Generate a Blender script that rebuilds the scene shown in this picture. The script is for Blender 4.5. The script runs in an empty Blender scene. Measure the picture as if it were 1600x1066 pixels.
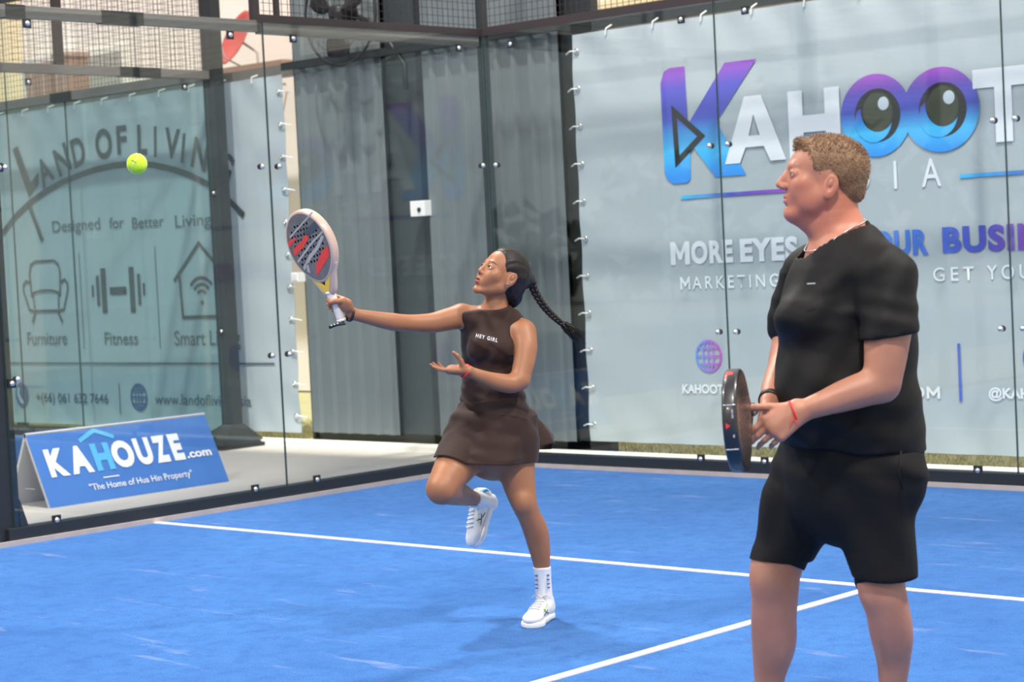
import bpy, bmesh, math, random
import numpy as np
from mathutils import Vector, Matrix, Euler
C = bpy.context.scene.collection
PI = math.pi
random.seed(7); rng = np.random.default_rng(7)

# ------------------------------------------------------------------ camera, world, lights, exposure
cam_d = bpy.data.cameras.new('camera'); cam = bpy.data.objects.new('camera', cam_d); C.objects.link(cam)
cam_d.sensor_width = 36.0; cam_d.lens = 3166.88 * 36 / 1600
_y, _p, _r = -0.748123, -0.044451, -0.049525
_f = Vector((math.sin(_y)*math.cos(_p), math.cos(_y)*math.cos(_p), math.sin(_p)))
_rt = Vector((math.cos(_y), -math.sin(_y), 0)); _u = _rt.cross(_f)
_r2 = math.cos(_r)*_rt + math.sin(_r)*_u; _u2 = -math.sin(_r)*_rt + math.cos(_r)*_u
_m = Matrix((_r2, _u2, -_f)).transposed().to_4x4(); _m.translation = Vector((9.7135,-10.3214,1.4996))
cam.matrix_world = _m
cam_d.clip_start = 0.1; cam_d.clip_end = 200
cam_d.dof.use_dof = True; cam_d.dof.focus_distance = 7.3; cam_d.dof.aperture_fstop = 5.6
S = bpy.context.scene; S.camera = cam
S.view_settings.view_transform = 'Standard'; S.view_settings.look = 'None'
S.view_settings.exposure = -0.09; S.view_settings.gamma = 1.0; S.view_settings.use_curve_mapping = False
S.cycles.use_denoising = True
S.cycles.max_bounces = 10; S.cycles.transparent_max_bounces = 24; S.cycles.glossy_bounces = 4
w = bpy.data.worlds.new('sky'); S.world = w; w.use_nodes = True
wn = w.node_tree.nodes; wl = w.node_tree.links
bg = wn['Background']; bg.inputs['Color'].default_value = (1.0, 0.985, 0.96, 1); bg.inputs['Strength'].default_value = 0.86
def add_light(name, typ, loc, energy, size=None, rot=(0,0,0), color=(1,1,1), sy=None):
    d = bpy.data.lights.new(name, typ); d.energy = energy; d.color = color
    if typ == 'AREA':
        d.shape = 'RECTANGLE'; d.size = size; d.size_y = sy or size
    if typ == 'SUN': d.angle = math.radians(2)
    o = bpy.data.objects.new(name, d); C.objects.link(o); o.location = loc; o.rotation_euler = rot
    return o
SUN = add_light('sun', 'SUN', (0,0,20), 4.7, rot=(math.radians(22), math.radians(20), 0), color=(1,.95,.88))
for _x, _yy, _e in ((1.2,-3.4,560),(1.2,-8.5,480),(8.8,-3.4,520),(8.8,-8.5,500),(1.2,-14,320),(8.8,-14,320)):
    add_light('floodlight', 'AREA', (_x,_yy,6.9), _e, .6, (0,0,0), (1.0,.94,.87), .45)

# ------------------------------------------------------------------ materials
MATS = {}
def mat(name, col, rough=.6, metal=0, spec=.5, noise=None, bump=None, coat=0, trans=None, attr=None, sss=0):
    if name in MATS: return MATS[name]
    m = bpy.data.materials.new(name); m.use_nodes = True; n = m.node_tree.nodes; l = m.node_tree.links
    b = n['Principled BSDF']; b.inputs['Base Color'].default_value = (*col, 1)
    b.inputs['Roughness'].default_value = rough; b.inputs['Metallic'].default_value = metal
    b.inputs['Specular IOR Level'].default_value = spec; b.inputs['Coat Weight'].default_value = coat
    if sss:
        b.inputs['Subsurface Weight'].default_value = sss
        b.inputs['Subsurface Radius'].default_value = (.012,.005,.003); b.inputs['Subsurface Scale'].default_value = 1.0
    tc = n.new('ShaderNodeTexCoord')
    if noise:   # (scale, detail, amount, colour2)
        nz = n.new('ShaderNodeTexNoise'); nz.inputs['Scale'].default_value = noise[0]; nz.inputs['Detail'].default_value = noise[1]
        l.new(tc.outputs['Object'], nz.inputs['Vector'])
        rp = n.new('ShaderNodeMapRange'); rp.inputs['From Min'].default_value = .35; rp.inputs['From Max'].default_value = .68
        rp.inputs['To Max'].default_value = noise[2]
        l.new(nz.outputs['Fac'], rp.inputs['Value'])
        mx = n.new('ShaderNodeMix'); mx.data_type = 'RGBA'; l.new(rp.outputs['Result'], mx.inputs['Factor'])
        mx.inputs['A'].default_value = (*col,1); mx.inputs['B'].default_value = (*noise[3],1)
        l.new(mx.outputs['Result'], b.inputs['Base Color'])
    if attr:    # extra colour from a vertex attribute mask (lips, brows, stubble)
        at = n.new('ShaderNodeAttribute'); at.attribute_name = 'tint'
        src = b.inputs['Base Color'].links[0].from_socket if b.inputs['Base Color'].links else None
        for k, c2 in enumerate(attr):
            sep = n.new('ShaderNodeSeparateColor') if k == 0 else sep
            if k == 0: l.new(at.outputs['Color'], sep.inputs['Color'])
            mx = n.new('ShaderNodeMix'); mx.data_type = 'RGBA'
            l.new(sep.outputs[k], mx.inputs['Factor'])
            if src: l.new(src, mx.inputs['A'])
            else: mx.inputs['A'].default_value = (*col,1)
            mx.inputs['B'].default_value = (*c2,1); src = mx.outputs['Result']
        l.new(src, b.inputs['Base Color'])
    if bump:    # (scale, strength, distance)
        nz = n.new('ShaderNodeTexNoise'); nz.inputs['Scale'].default_value = bump[0]; nz.inputs['Detail'].default_value = 4
        l.new(tc.outputs['Object'], nz.inputs['Vector'])
        bp = n.new('ShaderNodeBump'); bp.inputs['Strength'].default_value = bump[1]; bp.inputs['Distance'].default_value = bump[2]
        l.new(nz.outputs['Fac'], bp.inputs['Height']); l.new(bp.outputs['Normal'], b.inputs['Normal'])
    MATS[name] = m; return m
def glass_mat(name, tint, base=.045):
    m = bpy.data.materials.new(name); m.use_nodes = True; n = m.node_tree.nodes; l = m.node_tree.links
    n.remove(n['Principled BSDF']); out = n['Material Output']
    tr = n.new('ShaderNodeBsdfTransparent'); tr.inputs['Color'].default_value = (*tint,1)
    gl = n.new('ShaderNodeBsdfGlossy'); gl.inputs['Roughness'].default_value = .015; gl.inputs['Color'].default_value = (.95,1,.98,1)
    lw = n.new('ShaderNodeLayerWeight'); lw.inputs['Blend'].default_value = .5
    pw = n.new('ShaderNodeMath'); pw.operation = 'POWER'; pw.inputs[1].default_value = 4.0
    l.new(lw.outputs['Facing'], pw.inputs[0])
    mr = n.new('ShaderNodeMapRange'); mr.inputs['To Min'].default_value = base; mr.inputs['To Max'].default_value = 1.0
    l.new(pw.outputs[0], mr.inputs['Value'])
    mx = n.new('ShaderNodeMixShader'); l.new(mr.outputs['Result'], mx.inputs[0]); l.new(tr.outputs[0], mx.inputs[1]); l.new(gl.outputs[0], mx.inputs[2])
    l.new(mx.outputs[0], out.inputs['Surface']); MATS[name] = m; return m
GLASS = glass_mat('court_glass', (.955,.975,.97),.032)
GLASS2 = glass_mat('neighbour_glass', (.925,.98,.975),.022)
FRAME = mat('frame_black', (.017,.021,.024), .45)
FRAMEB = mat('mesh_brown_black', (.03,.022,.024), .5)
RAIL = mat('rail_grey', (.16,.15,.14), .4)
EDGE = mat('glass_edge', (.03,.06,.06), .3)
STEEL = mat('bolt_steel', (.75,.75,.74), .25, .9)
RUBBER = mat('clamp_black', (.012,.012,.013), .5)
SHEET = mat('sheet_grey', (.195,.225,.24), .36, .4, noise=(.9,3,.5,(.155,.185,.20)))
WHITE = mat('white_plastic', (.8,.8,.8), .5)

# ------------------------------------------------------------------ helpers
def link(name, me, m, parent=None, smooth=False):
    o = bpy.data.objects.new(name, me); C.objects.link(o)
    if m is not None:
        for mm in (m if isinstance(m, (list,tuple)) else [m]): me.materials.append(mm)
    if parent is not None: o.parent = parent
    if smooth: me.polygons.foreach_set('use_smooth', [True]*len(me.polygons))
    return o
def from_vf(name, v, f, m, parent=None, smooth=False):
    me = bpy.data.meshes.new(name); me.from_pydata([tuple(map(float,x)) for x in v], [], [tuple(map(int,x)) for x in f]); me.update()
    return link(name, me, m, parent, smooth)
def empty(name, loc=(0,0,0), rz=0, parent=None):
    o = bpy.data.objects.new(name, None); C.objects.link(o); o.location = loc; o.rotation_euler = (0,0,rz)
    o.empty_display_size = .1
    if parent: o.parent = parent
    return o
def tag(o, label=None, cat=None, group=None, kind=None):
    if label: o['label'] = label
    if cat: o['category'] = cat
    if group: o['group'] = group
    if kind: o['kind'] = kind
    return o
class MB:
    def __init__(s): s.v=[]; s.f=[]; s.mi=[]
    def add(s, v, f, mi=0):
        k=len(s.v); s.v += [tuple(x) for x in v]; s.f += [tuple(i+k for i in q) for q in f]; s.mi += [mi]*len(f); return s
    def box(s, a, b, mi=0):
        x0,y0,z0=a; x1,y1,z1=b
        v=[(x0,y0,z0),(x1,y0,z0),(x1,y1,z0),(x0,y1,z0),(x0,y0,z1),(x1,y0,z1),(x1,y1,z1),(x0,y1,z1)]
        return s.add(v,[(0,3,2,1),(4,5,6,7),(0,1,5,4),(1,2,6,5),(2,3,7,6),(3,0,4,7)],mi)
    def tube(s, pts, r, n=8, mi=0, closed=False, squash=None):
        pts=[Vector(p) for p in pts]; N=len(pts); rs = r if isinstance(r,(list,tuple)) else [r]*N
        rings=[]; prev=None
        for i,p in enumerate(pts):
            a=pts[(i-1)%N] if (closed or i>0) else p; b=pts[(i+1)%N] if (closed or i<N-1) else p
            t=(b-a).normalized()
            if prev is None:
                up=Vector((0,0,1)) if abs(t.z)<.9 else Vector((1,0,0)); nx=t.cross(up).normalized()
            else: nx=(prev-t*prev.dot(t)).normalized()
            prev=nx; ny=t.cross(nx)
            rings.append([p+(nx*math.cos(2*PI*j/n)+ny*math.sin(2*PI*j/n))*rs[i] for j in range(n)])
        v=[q for rg in rings for q in rg]; f=[]
        for i in range(N if closed else N-1):
            k=(i+1)%N
            for j in range(n): f.append((i*n+j,i*n+(j+1)%n,k*n+(j+1)%n,k*n+j))
        if not closed: f += [tuple(reversed(range(n))), tuple(range((N-1)*n,N*n))]
        return s.add(v,f,mi)
    def cyl(s, a, b, r, n=16, mi=0): return s.tube([a,b], r, n, mi)
    def lathe(s, c, axis, prof, n=24, mi=0):   # prof: (distance along axis, radius)
        c=Vector(c); t=Vector(axis).normalized(); up=Vector((0,0,1)) if abs(t.z)<.9 else Vector((1,0,0)); nx=t.cross(up).normalized(); ny=t.cross(nx)
        v=[c+t*d+(nx*math.cos(2*PI*j/n)+ny*math.sin(2*PI*j/n))*r for d,r in prof for j in range(n)]
        f=[(i*n+j,i*n+(j+1)%n,(i+1)*n+(j+1)%n,(i+1)*n+j) for i in range(len(prof)-1) for j in range(n)]
        return s.add(v,f,mi)
    def build(s, name, m, parent=None, smooth=False):
        me=bpy.data.meshes.new(name); me.from_pydata([tuple(map(float,x)) for x in s.v],[],s.f); me.update()
        o=link(name, me, m, parent, smooth)
        if any(s.mi): me.polygons.foreach_set('material_index', s.mi)
        return o
def box(name, a, b, m, parent=None, bevel=0):
    o = MB().box(a,b).build(name, m, parent)
    if bevel:
        bm=bmesh.new(); bm.from_mesh(o.data); bmesh.ops.bevel(bm, geom=bm.edges[:], offset=bevel, segments=2, affect='EDGES', profile=.7); bm.to_mesh(o.data); bm.free()
    return o
def struct(o): o['kind']='structure'; return o

# ------------------------------------------------------------------ ground
def turf_mat():
    m = bpy.data.materials.new('turf_blue'); m.use_nodes=True; n=m.node_tree.nodes; l=m.node_tree.links; b=n['Principled BSDF']
    b.inputs['Roughness'].default_value=.95; b.inputs['Specular IOR Level'].default_value=.06
    b.inputs['Sheen Weight'].default_value=.08; b.inputs['Sheen Roughness'].default_value=.5
    tc=n.new('ShaderNodeTexCoord')
    def nz(scale,det,stretch=None,rough=.6):
        t=n.new('ShaderNodeTexNoise'); t.inputs['Scale'].default_value=scale; t.inputs['Detail'].default_value=det; t.inputs['Roughness'].default_value=rough
        if stretch:
            mp=n.new('ShaderNodeMapping'); mp.inputs['Scale'].default_value=stretch[:3]; mp.inputs['Rotation'].default_value=(0,0,stretch[3]); l.new(tc.outputs['Object'],mp.inputs['Vector']); l.new(mp.outputs[0],t.inputs['Vector'])
        else: l.new(tc.outputs['Object'],t.inputs['Vector'])
        return t
    def mixc(fac,a,bc,lo,hi,amt=1.):
        r=n.new('ShaderNodeMapRange'); r.inputs['From Min'].default_value=lo; r.inputs['From Max'].default_value=hi; r.inputs['To Max'].default_value=amt; l.new(fac,r.inputs['Value'])
        x=n.new('ShaderNodeMix'); x.data_type='RGBA'; l.new(r.outputs[0],x.inputs['Factor'])
        if isinstance(a,tuple): x.inputs['A'].default_value=(*a,1)
        else: l.new(a,x.inputs['A'])
        x.inputs['B'].default_value=(*bc,1); return x.outputs['Result']
    c=mixc(nz(.8,3).outputs['Fac'],(.040,.155,.44),(.055,.195,.52),.35,.65)
    c=mixc(nz(9,4,None,.8).outputs['Fac'],c,(.022,.098,.33),.45,.7,.7)
    c=mixc(nz(160,2,None,.7).outputs['Fac'],c,(.014,.065,.24),.45,.65,.6)
    c=mixc(nz(90,3,None,.9).outputs['Fac'],c,(.08,.25,.62),.55,.75,.6)
    c=mixc(nz(2.2,5,(.6,3.0,1,.5),.7).outputs['Fac'],c,(.38,.42,.58),.6,.78,.55)
    l.new(c,b.inputs['Base Color'])
    t=nz(220,3); bp=n.new('ShaderNodeBump'); bp.inputs['Strength'].default_value=.6; bp.inputs['Distance'].default_value=.006; l.new(t.outputs['Fac'],bp.inputs['Height']); l.new(bp.outputs[0],b.inputs['Normal'])
    return m
TURF=turf_mat()
def plane(name, x0,y0,x1,y1,z,m,parent=None,th=.05):
    return MB().box((x0,y0,z-th),(x1,y1,z)).build(name,m,parent)
CONC=mat('concrete_path',(.60,.56,.52),.85,noise=(1.6,6,.6,(.50,.46,.43)),bump=(60,.3,.004))
struct(plane('floor', .03,-20.0,10.0,-.03,0,TURF,th=.04))
struct(plane('path', -3.42,-24.0,-.06,.56,-.012,CONC,th=.06))
struct(plane('path_back', -.06,.06,14.0,.56,-.012,CONC,th=.06))
LINE=mat('line_white',(.80,.77,.75),.9,noise=(30,4,.6,(.60,.62,.70)),bump=(200,.4,.004))
for a,b in (((.03,-3.075,0),(9.97,-3.025,.004)),((4.975,-10.0,0),(5.025,-2.82,.0045))):
    struct(MB().box(a,b).build('trim_court_line',LINE))
CURBM=mat('curb_white',(.86,.83,.78),.8,noise=(3,4,.5,(.72,.70,.66)))
struct(box('curb', (-16,.56,-.06),(16,.72,.035),CURBM,bevel=.01))
GRND=mat('soil_grass',(.50,.49,.22),.95,noise=(5,6,1,(.62,.54,.32)),bump=(40,.8,.02))
struct(plane('ground_outside', -40,.72,30,40,-.02,GRND,th=.1))
struct(plane('ground_far', -60,-60,60,.72,-.09,mat('far_ground',(.33,.32,.30),.95),th=.1))
# grass tufts on the strip behind the curb
def grass():
    v=[];f=[]
    for i in range(15000):
        x=rng.uniform(-9,6); y=rng.uniform(.93,2.4); h=rng.uniform(.008,.028); a=rng.uniform(0,PI); dx,dy=.004*math.cos(a),.004*math.sin(a); lx,ly=rng.normal(0,.012,2)
        k=len(v); v+=[(x-dx,y-dy,-.02),(x+dx,y+dy,-.02),(x+lx,y+ly,h)]; f.append((k,k+1,k+2))
    o=from_vf('grass_strip',v,f,mat('grass',(.42,.45,.14),.9,noise=(3,4,1,(.62,.56,.28))))
    tag(o,'strip of sunlit dry grass behind the white curb, below the banners','grass',kind='stuff')
grass()
# neighbouring court turf
struct(plane('floor_neighbour', -14,-24,-3.52,.40,-.005,TURF,th=.04))

# ------------------------------------------------------------------ glass walls of the court
def glass_panel(parent, axis, a, b, z0, z1, gm=GLASS, off=0.0, th=.012):
    mb=MB()
    if axis=='x': mb.box((off-th/2,a,z0),(off+th/2,b,z1))
    else: mb.box((a,off-th/2,z0),(b,off+th/2,z1))
    # faces: 2 front(-y),3 right(+x),4 back(+y),5 left(-x); rims are opaque ground edges
    big = (3,5) if axis=='x' else (2,4)
    mb.mi=[0 if i in big else 1 for i in range(6)]
    return mb.build('glass_panel',[gm,EDGE],parent)
def clamp(parent, axis, s, z, off, sgn, w=.05):
    """black clamp plate with a steel bolt; sgn = towards the court"""
    g=empty('clamp',parent=parent)
    d=lambda p:(off+sgn*p[1],p[0],p[2]) if axis=='x' else (p[0],off+sgn*p[1],p[2])
    def bb(a,b):
        A,B=d(a),d(b); return tuple(map(min,A,B)),tuple(map(max,A,B))
    g0=MB().box(*bb((s-w/2,.006,z-w/2),(s+w/2,.016,z+w/2))).build('plate',RUBBER,g)
    c=d((s,.014,z)); e=d((s,.03,z)); MB().cyl(c,e,.016,12).build('bolt_head',STEEL,g)
    return g
def clamp_simple(parent, axis, s, z, off, sgn, w=.05, plate=True):
    d=lambda p:(off+sgn*p[1],p[0],p[2]) if axis=='x' else (p[0],off+sgn*p[1],p[2])
    mb=MB()
    if plate:
        A,B=d((s-w/2,.006,z-w/2)),d((s+w/2,.018,z+w/2)); mb.box(tuple(map(min,A,B)),tuple(map(max,A,B)))
        o=mb.build('clamp',RUBBER,parent)
    else:
        mb.cyl(d((s,-.016,z)),d((s,.010,z)),.018,12); o=mb.build('spacer',RUBBER,parent)
    b=MB().lathe(d((s,.012,z)),(sgn,0,0) if axis=='x' else (0,sgn,0),[(0,.017),(.010,.016),(.016,.010),(.018,0.0005)],12).build('bolt_head',STEEL,o,True)
    return o
def wire_mesh(parent, axis, a, b, z0, z1, off, sp=.05, r=.0015, m=FRAMEB):
    mb=MB(); s=a+sp/2
    while s<b:
        if axis=='x': mb.box((off-r,s-r,z0),(off+r,s+r,z1))
        else: mb.box((s-r,off-r,z0),(s+r,off+r,z1))
        s+=sp
    z=z0+sp/2
    while z<z1:
        if axis=='x': mb.box((off-r,a,z-r),(off+r,b,z+r))
        else: mb.box((a,off-r,z-r),(b,off+r,z+r))
        z+=sp
    return tag(mb.build('wire_mesh',m,parent),kind='stuff')
KERB=mat('tan_strip',(.50,.43,.40),.85,noise=(12,4,.5,(.38,.33,.31)))
# back wall (y = 0)
wb=struct(empty('wall_back'))
xs=[0.0,2.0,4.0,6.0,8.0,10.0]
for a,b in zip(xs[:-1],xs[1:]): glass_panel(wb,'y',a+(.012 if a==0 else .003),b-.003,.095,3.0)
box('base_rail',(-.05,-.02,.0),(10.05,.07,.095),FRAME,wb,.004)
box('kerb_strip',(.02,-.035,-.01),(10.0,-.018,.028),KERB,wb)
box('top_rail',(-.03,.012,3.0),(10.05,.07,3.06),FRAMEB,wb,.003)
box('corner_post',(-.07,.01,0),(-.012,.07,4.05),FRAME,wb,.003)
for x in (0.0,2.0,4.0,6.0,8.0,10.0):
    if x: box('mesh_post',(x-.02,.02,3.06),(x+.02,.06,4.0),FRAMEB,wb)
for a,b in zip(xs[:3],xs[1:4]): wire_mesh(wb,'y',a+.02,b-.02,3.06,4.0,.03)
box('mesh_top_rail',(0,.02,4.0),(10,.06,4.04),FRAMEB,wb)
for x in (.27,1.75,2.25,3.75,4.25,5.75):
    clamp_simple(wb,'y',x,2.915,0,-1); clamp_simple(wb,'y',x,.105,0,-1,.055)
for x in (.075,1.93,2.07,3.93,4.07,5.93,6.07):
    for z in (.92,2.1): clamp_simple(wb,'y',x,z,0,-1,plate=False)
# left wall (x = 0)
wlft=struct(empty('wall_left'))
for a,b in ((-2.0,0.0),(-4.0,-2.0)): glass_panel(wlft,'x',a+.003,b-(.012 if b==0 else .003),.095,3.0)
box('base_rail',(-.07,-4.05,0),(.02,-.02,.095),FRAME,wlft,.004)
box('kerb_strip',(.018,-20.0,-.01),(.035,-.02,.028),KERB,wlft)
box('top_rail',(-.07,-2.03,3.0),(-.012,.012,3.05),FRAMEB,wlft,.003)
box('top_rail',(-.07,-4.0,2.94),(-.012,-2.03,3.01),RAIL,wlft,.003)  # paler grey than the frame: bright sky reflection put into the colour
box('rail_joiner',(-.075,-3.2,2.935),(-.010,-2.9,3.012),FRAME,wlft)
box('rail_joiner',(-.075,-3.85,2.935),(-.010,-3.72,3.012),FRAME,wlft)
box('under_rail',(-.07,-2.0,2.93),(-.02,-.02,3.0),RAIL,wlft,.003)  # grey here also carries the sky reflected on the tube
box('mesh_post',(-.06,-2.05,2.94),(-.015,-2.0,4.05),FRAMEB,wlft,.002)
box('mesh_stile',(-.05,-1.86,3.05),(-.02,-1.83,4.0),FRAMEB,wlft)
wire_mesh(wlft,'x',-1.98,-.02,3.05,4.0,-.03)
box('mesh_top_rail',(-.06,-2.0,4.0),(-.02,0,4.04),FRAMEB,wlft)
for y in (-3.73,-2.27,-1.76,-.26):
    clamp_simple(wlft,'x',y,2.905,0,1); clamp_simple(wlft,'x',y,.105,0,1,.055)
for y in (-3.93,-2.07,-1.93,-.075):
    for z in (.92,2.1): clamp_simple(wlft,'x',y,z,0,1,plate=False)
# end post with gusset foot and the mesh fence that continues towards the net
pm=MB().box((-.10,-4.12,0),(-.01,-3.955,4.0)); pm.build('side_post',FRAME,wlft)
MB().add([(-.12,-3.96,0),(.005,-3.96,0),(.005,-3.88,0),(-.12,-3.88,0),(-.10,-3.96,.25),(-.01,-3.96,.25),(-.01,-3.95,.25),(-.10,-3.95,.25)],
   [(0,1,2,3),(4,7,6,5),(0,4,5,1),(1,5,6,2),(2,6,7,3),(3,7,4,0)]).build('gusset',FRAME,wlft)
box('base_plate',(-.16,-4.22,0),(.01,-3.93,.02),FRAME,wlft)
box('base_rail',(-.07,-8.0,0),(.02,-4.10,.06),FRAME,wlft)
wire_mesh(wlft,'x',-8.0,-4.11,.06,3.9,-.03)
for y in (-6.05,-8.0): box('side_post',(-.10,y-.04,0),(-.02,y+.04,3.95),FRAME,wlft)
for z in (.9,2.1): clamp_simple(wlft,'x',-3.97,z,0,1)

# ------------------------------------------------------------------ boundary fence behind the court
YF=.80
fence=tag(empty('boundary_fence',(0,YF,0)),'dark steel boundary fence carrying the banners behind both courts','fence')
def fb(name,x0,x1,z0,z1,y0=.02,y1=.10,m=FRAME,bev=0): return box(name,(x0,y0,z0),(x1,y1,z1),m,fence,bev)
for x0,x1 in ((-2.93,-2.84),(-1.50,-1.33),(-.12,.30),(-9.2,-9.1),(-7.25,-7.17),(5.2,5.3),(9,9.1)): fb('post',x0,x1,-.02,3.9 if -3<x0<1 else 3.15)
fb('top_rail',-9.2,-2.92,3.03,3.13,m=RAIL); fb('top_rail',.1,9.1,3.04,3.16)
fb('bottom_rail',-2.9,.1,.0,.09)
fb('cross_rail',-2.9,.1,3.06,3.12,-.14,-.085)
# corrugated grey sheets between the two banners
def sheet(x0,x1,z0,z1,label):
    n=int((x1-x0)/.17); xsv=[]; 
    prof=[]
    x=x0; 
    while x<x1-.01:
        for dx,dy in ((0,0),(.085,0),(.10,.032),(.128,.032),(.143,0)): prof.append((min(x+dx,x1),dy))
        x+=.17
    v=[];f=[]
    for px_,dy in prof: v+= [(px_,YF-.05-dy,z0),(px_,YF-.05-dy,z1),(px_,YF-.044-dy,z0),(px_,YF-.044-dy,z1)]
    for i in range(len(prof)-1):
        k=i*4; f+=[(k,k+4,k+5,k+1),(k+2,k+3,k+7,k+6)]
    o=from_vf('corrugated_sheet',v,f,SHEET); tag(o,label,'wall panel',group=None); return o
sheet(-2.84,-1.78,.09,3.9,'grey corrugated metal sheet right of the left banner, behind the raised racket')
sheet(-1.36,.06,.09,3.9,'grey corrugated metal sheet behind the glass corner and the woman')
fb('dark_gap_fill',-2.06,-1.24,.0,3.9,.03,.05,m=mat('dark_void',(.035,.045,.05),.5))  # dark sheet added to stand in for the darkness of the gap
b_=tag(box('socket_box',(-1.50,.68,1.80),(-1.34,.76,1.92),WHITE,bevel=.006),'small white socket box on the dark fence post','box')
MB().cyl((-1.40,.68,1.85),(-1.40,.672,1.85),.018,14).build('socket',RUBBER,b_)
b_=tag(box('junction_box',(-2.96,.70,1.33),(-2.87,.78,1.41),WHITE,bevel=.005),'small white junction box at the right edge of the left banner','box')
MB().box((-2.945,.695,1.345),(-2.885,.70,1.395)).build('lid',mat('box_lid',(.7,.7,.68),.5),b_)
# wall fan
fan=tag(empty('wall_fan',(-1.92,.44,3.40)),'black round wall fan with wire guard above the grey sheets','fan')
g=MB(); 
g.tube([(.40*math.cos(a),0,.40*math.sin(a)) for a in np.linspace(0,2*PI,48,endpoint=False)],.011,8,closed=True)
g.tube([(.30*math.cos(a),-.05,.30*math.sin(a)) for a in np.linspace(0,2*PI,48,endpoint=False)],.003,6,closed=True)
g.build('guard_ring',RUBBER,fan,True)
sp=MB()
for k in range(24):
    a=2*PI*k/24; sp.tube([(.06*math.cos(a),-.09,.06*math.sin(a)),(.25*math.cos(a),-.075,.25*math.sin(a)),(.40*math.cos(a),0,.40*math.sin(a))],.0018,4)
tag(sp.build('guard_wires',RUBBER,fan),kind='stuff')
for k in range(3):
    a0=k*2*PI/3+.5; v=[];f=[]
    for i in range(7):
        rr=.07+.045*i; wd=.28+.18*math.sin(PI*i/6)
        for j in range(5):
            a=a0+(j/4-.5)*wd*2; v.append((rr*math.cos(a),-.03+.05*(j/4-.5),rr*math.sin(a)))
    for i in range(6):
        for j in range(4): f.append((i*5+j,i*5+j+1,(i+1)*5+j+1,(i+1)*5+j))
    o=from_vf('blade',v,f,RUBBER,fan,True); md=o.modifiers.new('s','SOLIDIFY'); md.thickness=.004
MB().lathe((0,-.07,0),(0,1,0),[(0,.005),(.0,.06),(.10,.075),(.20,.07),(.22,.01)],20).build('motor',RUBBER,fan,True)
MB().tube([(0,.12,0),(.20,.20,-.10),(.42,.26,-.42),(.42,.26,-.62)],.022,8).build('bracket',RUBBER,fan,True)

# ------------------------------------------------------------------ banners
def cloth_mat(name,c1,c2):
    m=mat(name,c1,.55,noise=(.7,4,.8,c2)); n=m.node_tree.nodes; l=m.node_tree.links
    tc=n.new('ShaderNodeTexCoord'); mp=n.new('ShaderNodeMapping'); mp.inputs['Rotation'].default_value=(0,.7,0); mp.inputs['Scale'].default_value=(3.2,1,.55); l.new(tc.outputs['Object'],mp.inputs[0])
    nz=n.new('ShaderNodeTexNoise'); nz.inputs['Scale'].default_value=1.3; nz.inputs['Detail'].default_value=3; l.new(mp.outputs[0],nz.inputs['Vector'])
    bp=n.new('ShaderNodeBump'); bp.inputs['Strength'].default_value=.35; bp.inputs['Distance'].default_value=.03; l.new(nz.outputs['Fac'],bp.inputs['Height']); l.new(bp.outputs[0],n['Principled BSDF'].inputs['Normal'])
    return m
def wr(x,z,x0,x1,z0,z1):
    """shallow creases radiating from the ties"""
    e=min(x-x0,x1-x); t=min(z1-z,z-z0); d=0
    d+=.007*math.exp(-max(t,0)/.22)*math.sin((x+.8*z)*15)
    d+=.006*math.exp(-max(e,0)/.30)*math.sin((z*1.0+.5*x)*13)
    return d
def banner(name,x0,x1,z0,z1,m,label,nx=220,nz=90):
    v=[];f=[]
    for s in (0,1):
        for j in range(nz+1):
            for i in range(nx+1):
                x=x0+(x1-x0)*i/nx; z=z0+(z1-z0)*j/nz; v.append((x,YF-.055+wr(x,z,x0,x1,z0,z1)+s*.002,z))
    N=(nx+1)*(nz+1)
    for j in range(nz):
        for i in range(nx):
            k=j*(nx+1)+i; f.append((k,k+1,k+nx+2,k+nx+1)); f.append((N+k,N+k+nx+1,N+k+nx+2,N+k+1))
    o=from_vf(name,v,f,m,None,True); tag(o,label,'banner')
    return o
BR=cloth_mat('banner_blue_grey',(.385,.44,.475),(.43,.48,.51))
BL=cloth_mat('banner_pale_blue',(.38,.44,.49),(.42,.48,.52))
banR=banner('banner',.17,6.6,.10,3.02,BR,'large pale blue banner behind the man with KAHOOT eyes logo and slogan')
banL=banner('banner',-8.6,-2.99,.08,3.04,BL,'large pale blue LAND OF LIVING banner behind the left glass',nx=200)
def eyelets(ban,x,zs,side):
    for z in zs:
        MB().lathe((x,YF-.062,z),(0,-1,0),[(0,.022),(.006,.020),(.006,.010),(0,.009)],12).build('eyelet',STEEL,ban,True)
        MB().tube([(x,YF-.07,z),(x+side*.05,YF-.075,z+.004),(x+side*.115,YF-.04,z-.012)],.0052,6).build('cable_tie',WHITE,ban)
zz=[.22+.268*k for k in range(11)]
eyelets(banR,.215,zz,-1); eyelets(banL,-3.035,zz,1)
for x in np.arange(.5,6.4,.42):
    MB().tube([(x,YF-.07,2.985),(x+.01,YF-.075,3.03),(x,YF-.0,3.06)],.006,6).build('cable_tie',WHITE,banR)
for x in np.arange(-8.4,-3.1,.42):
    MB().tube([(x,YF-.07,3.0),(x+.01,YF-.075,3.05),(x,YF-.0,3.07)],.006,6).build('cable_tie',WHITE,banL)
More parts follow.
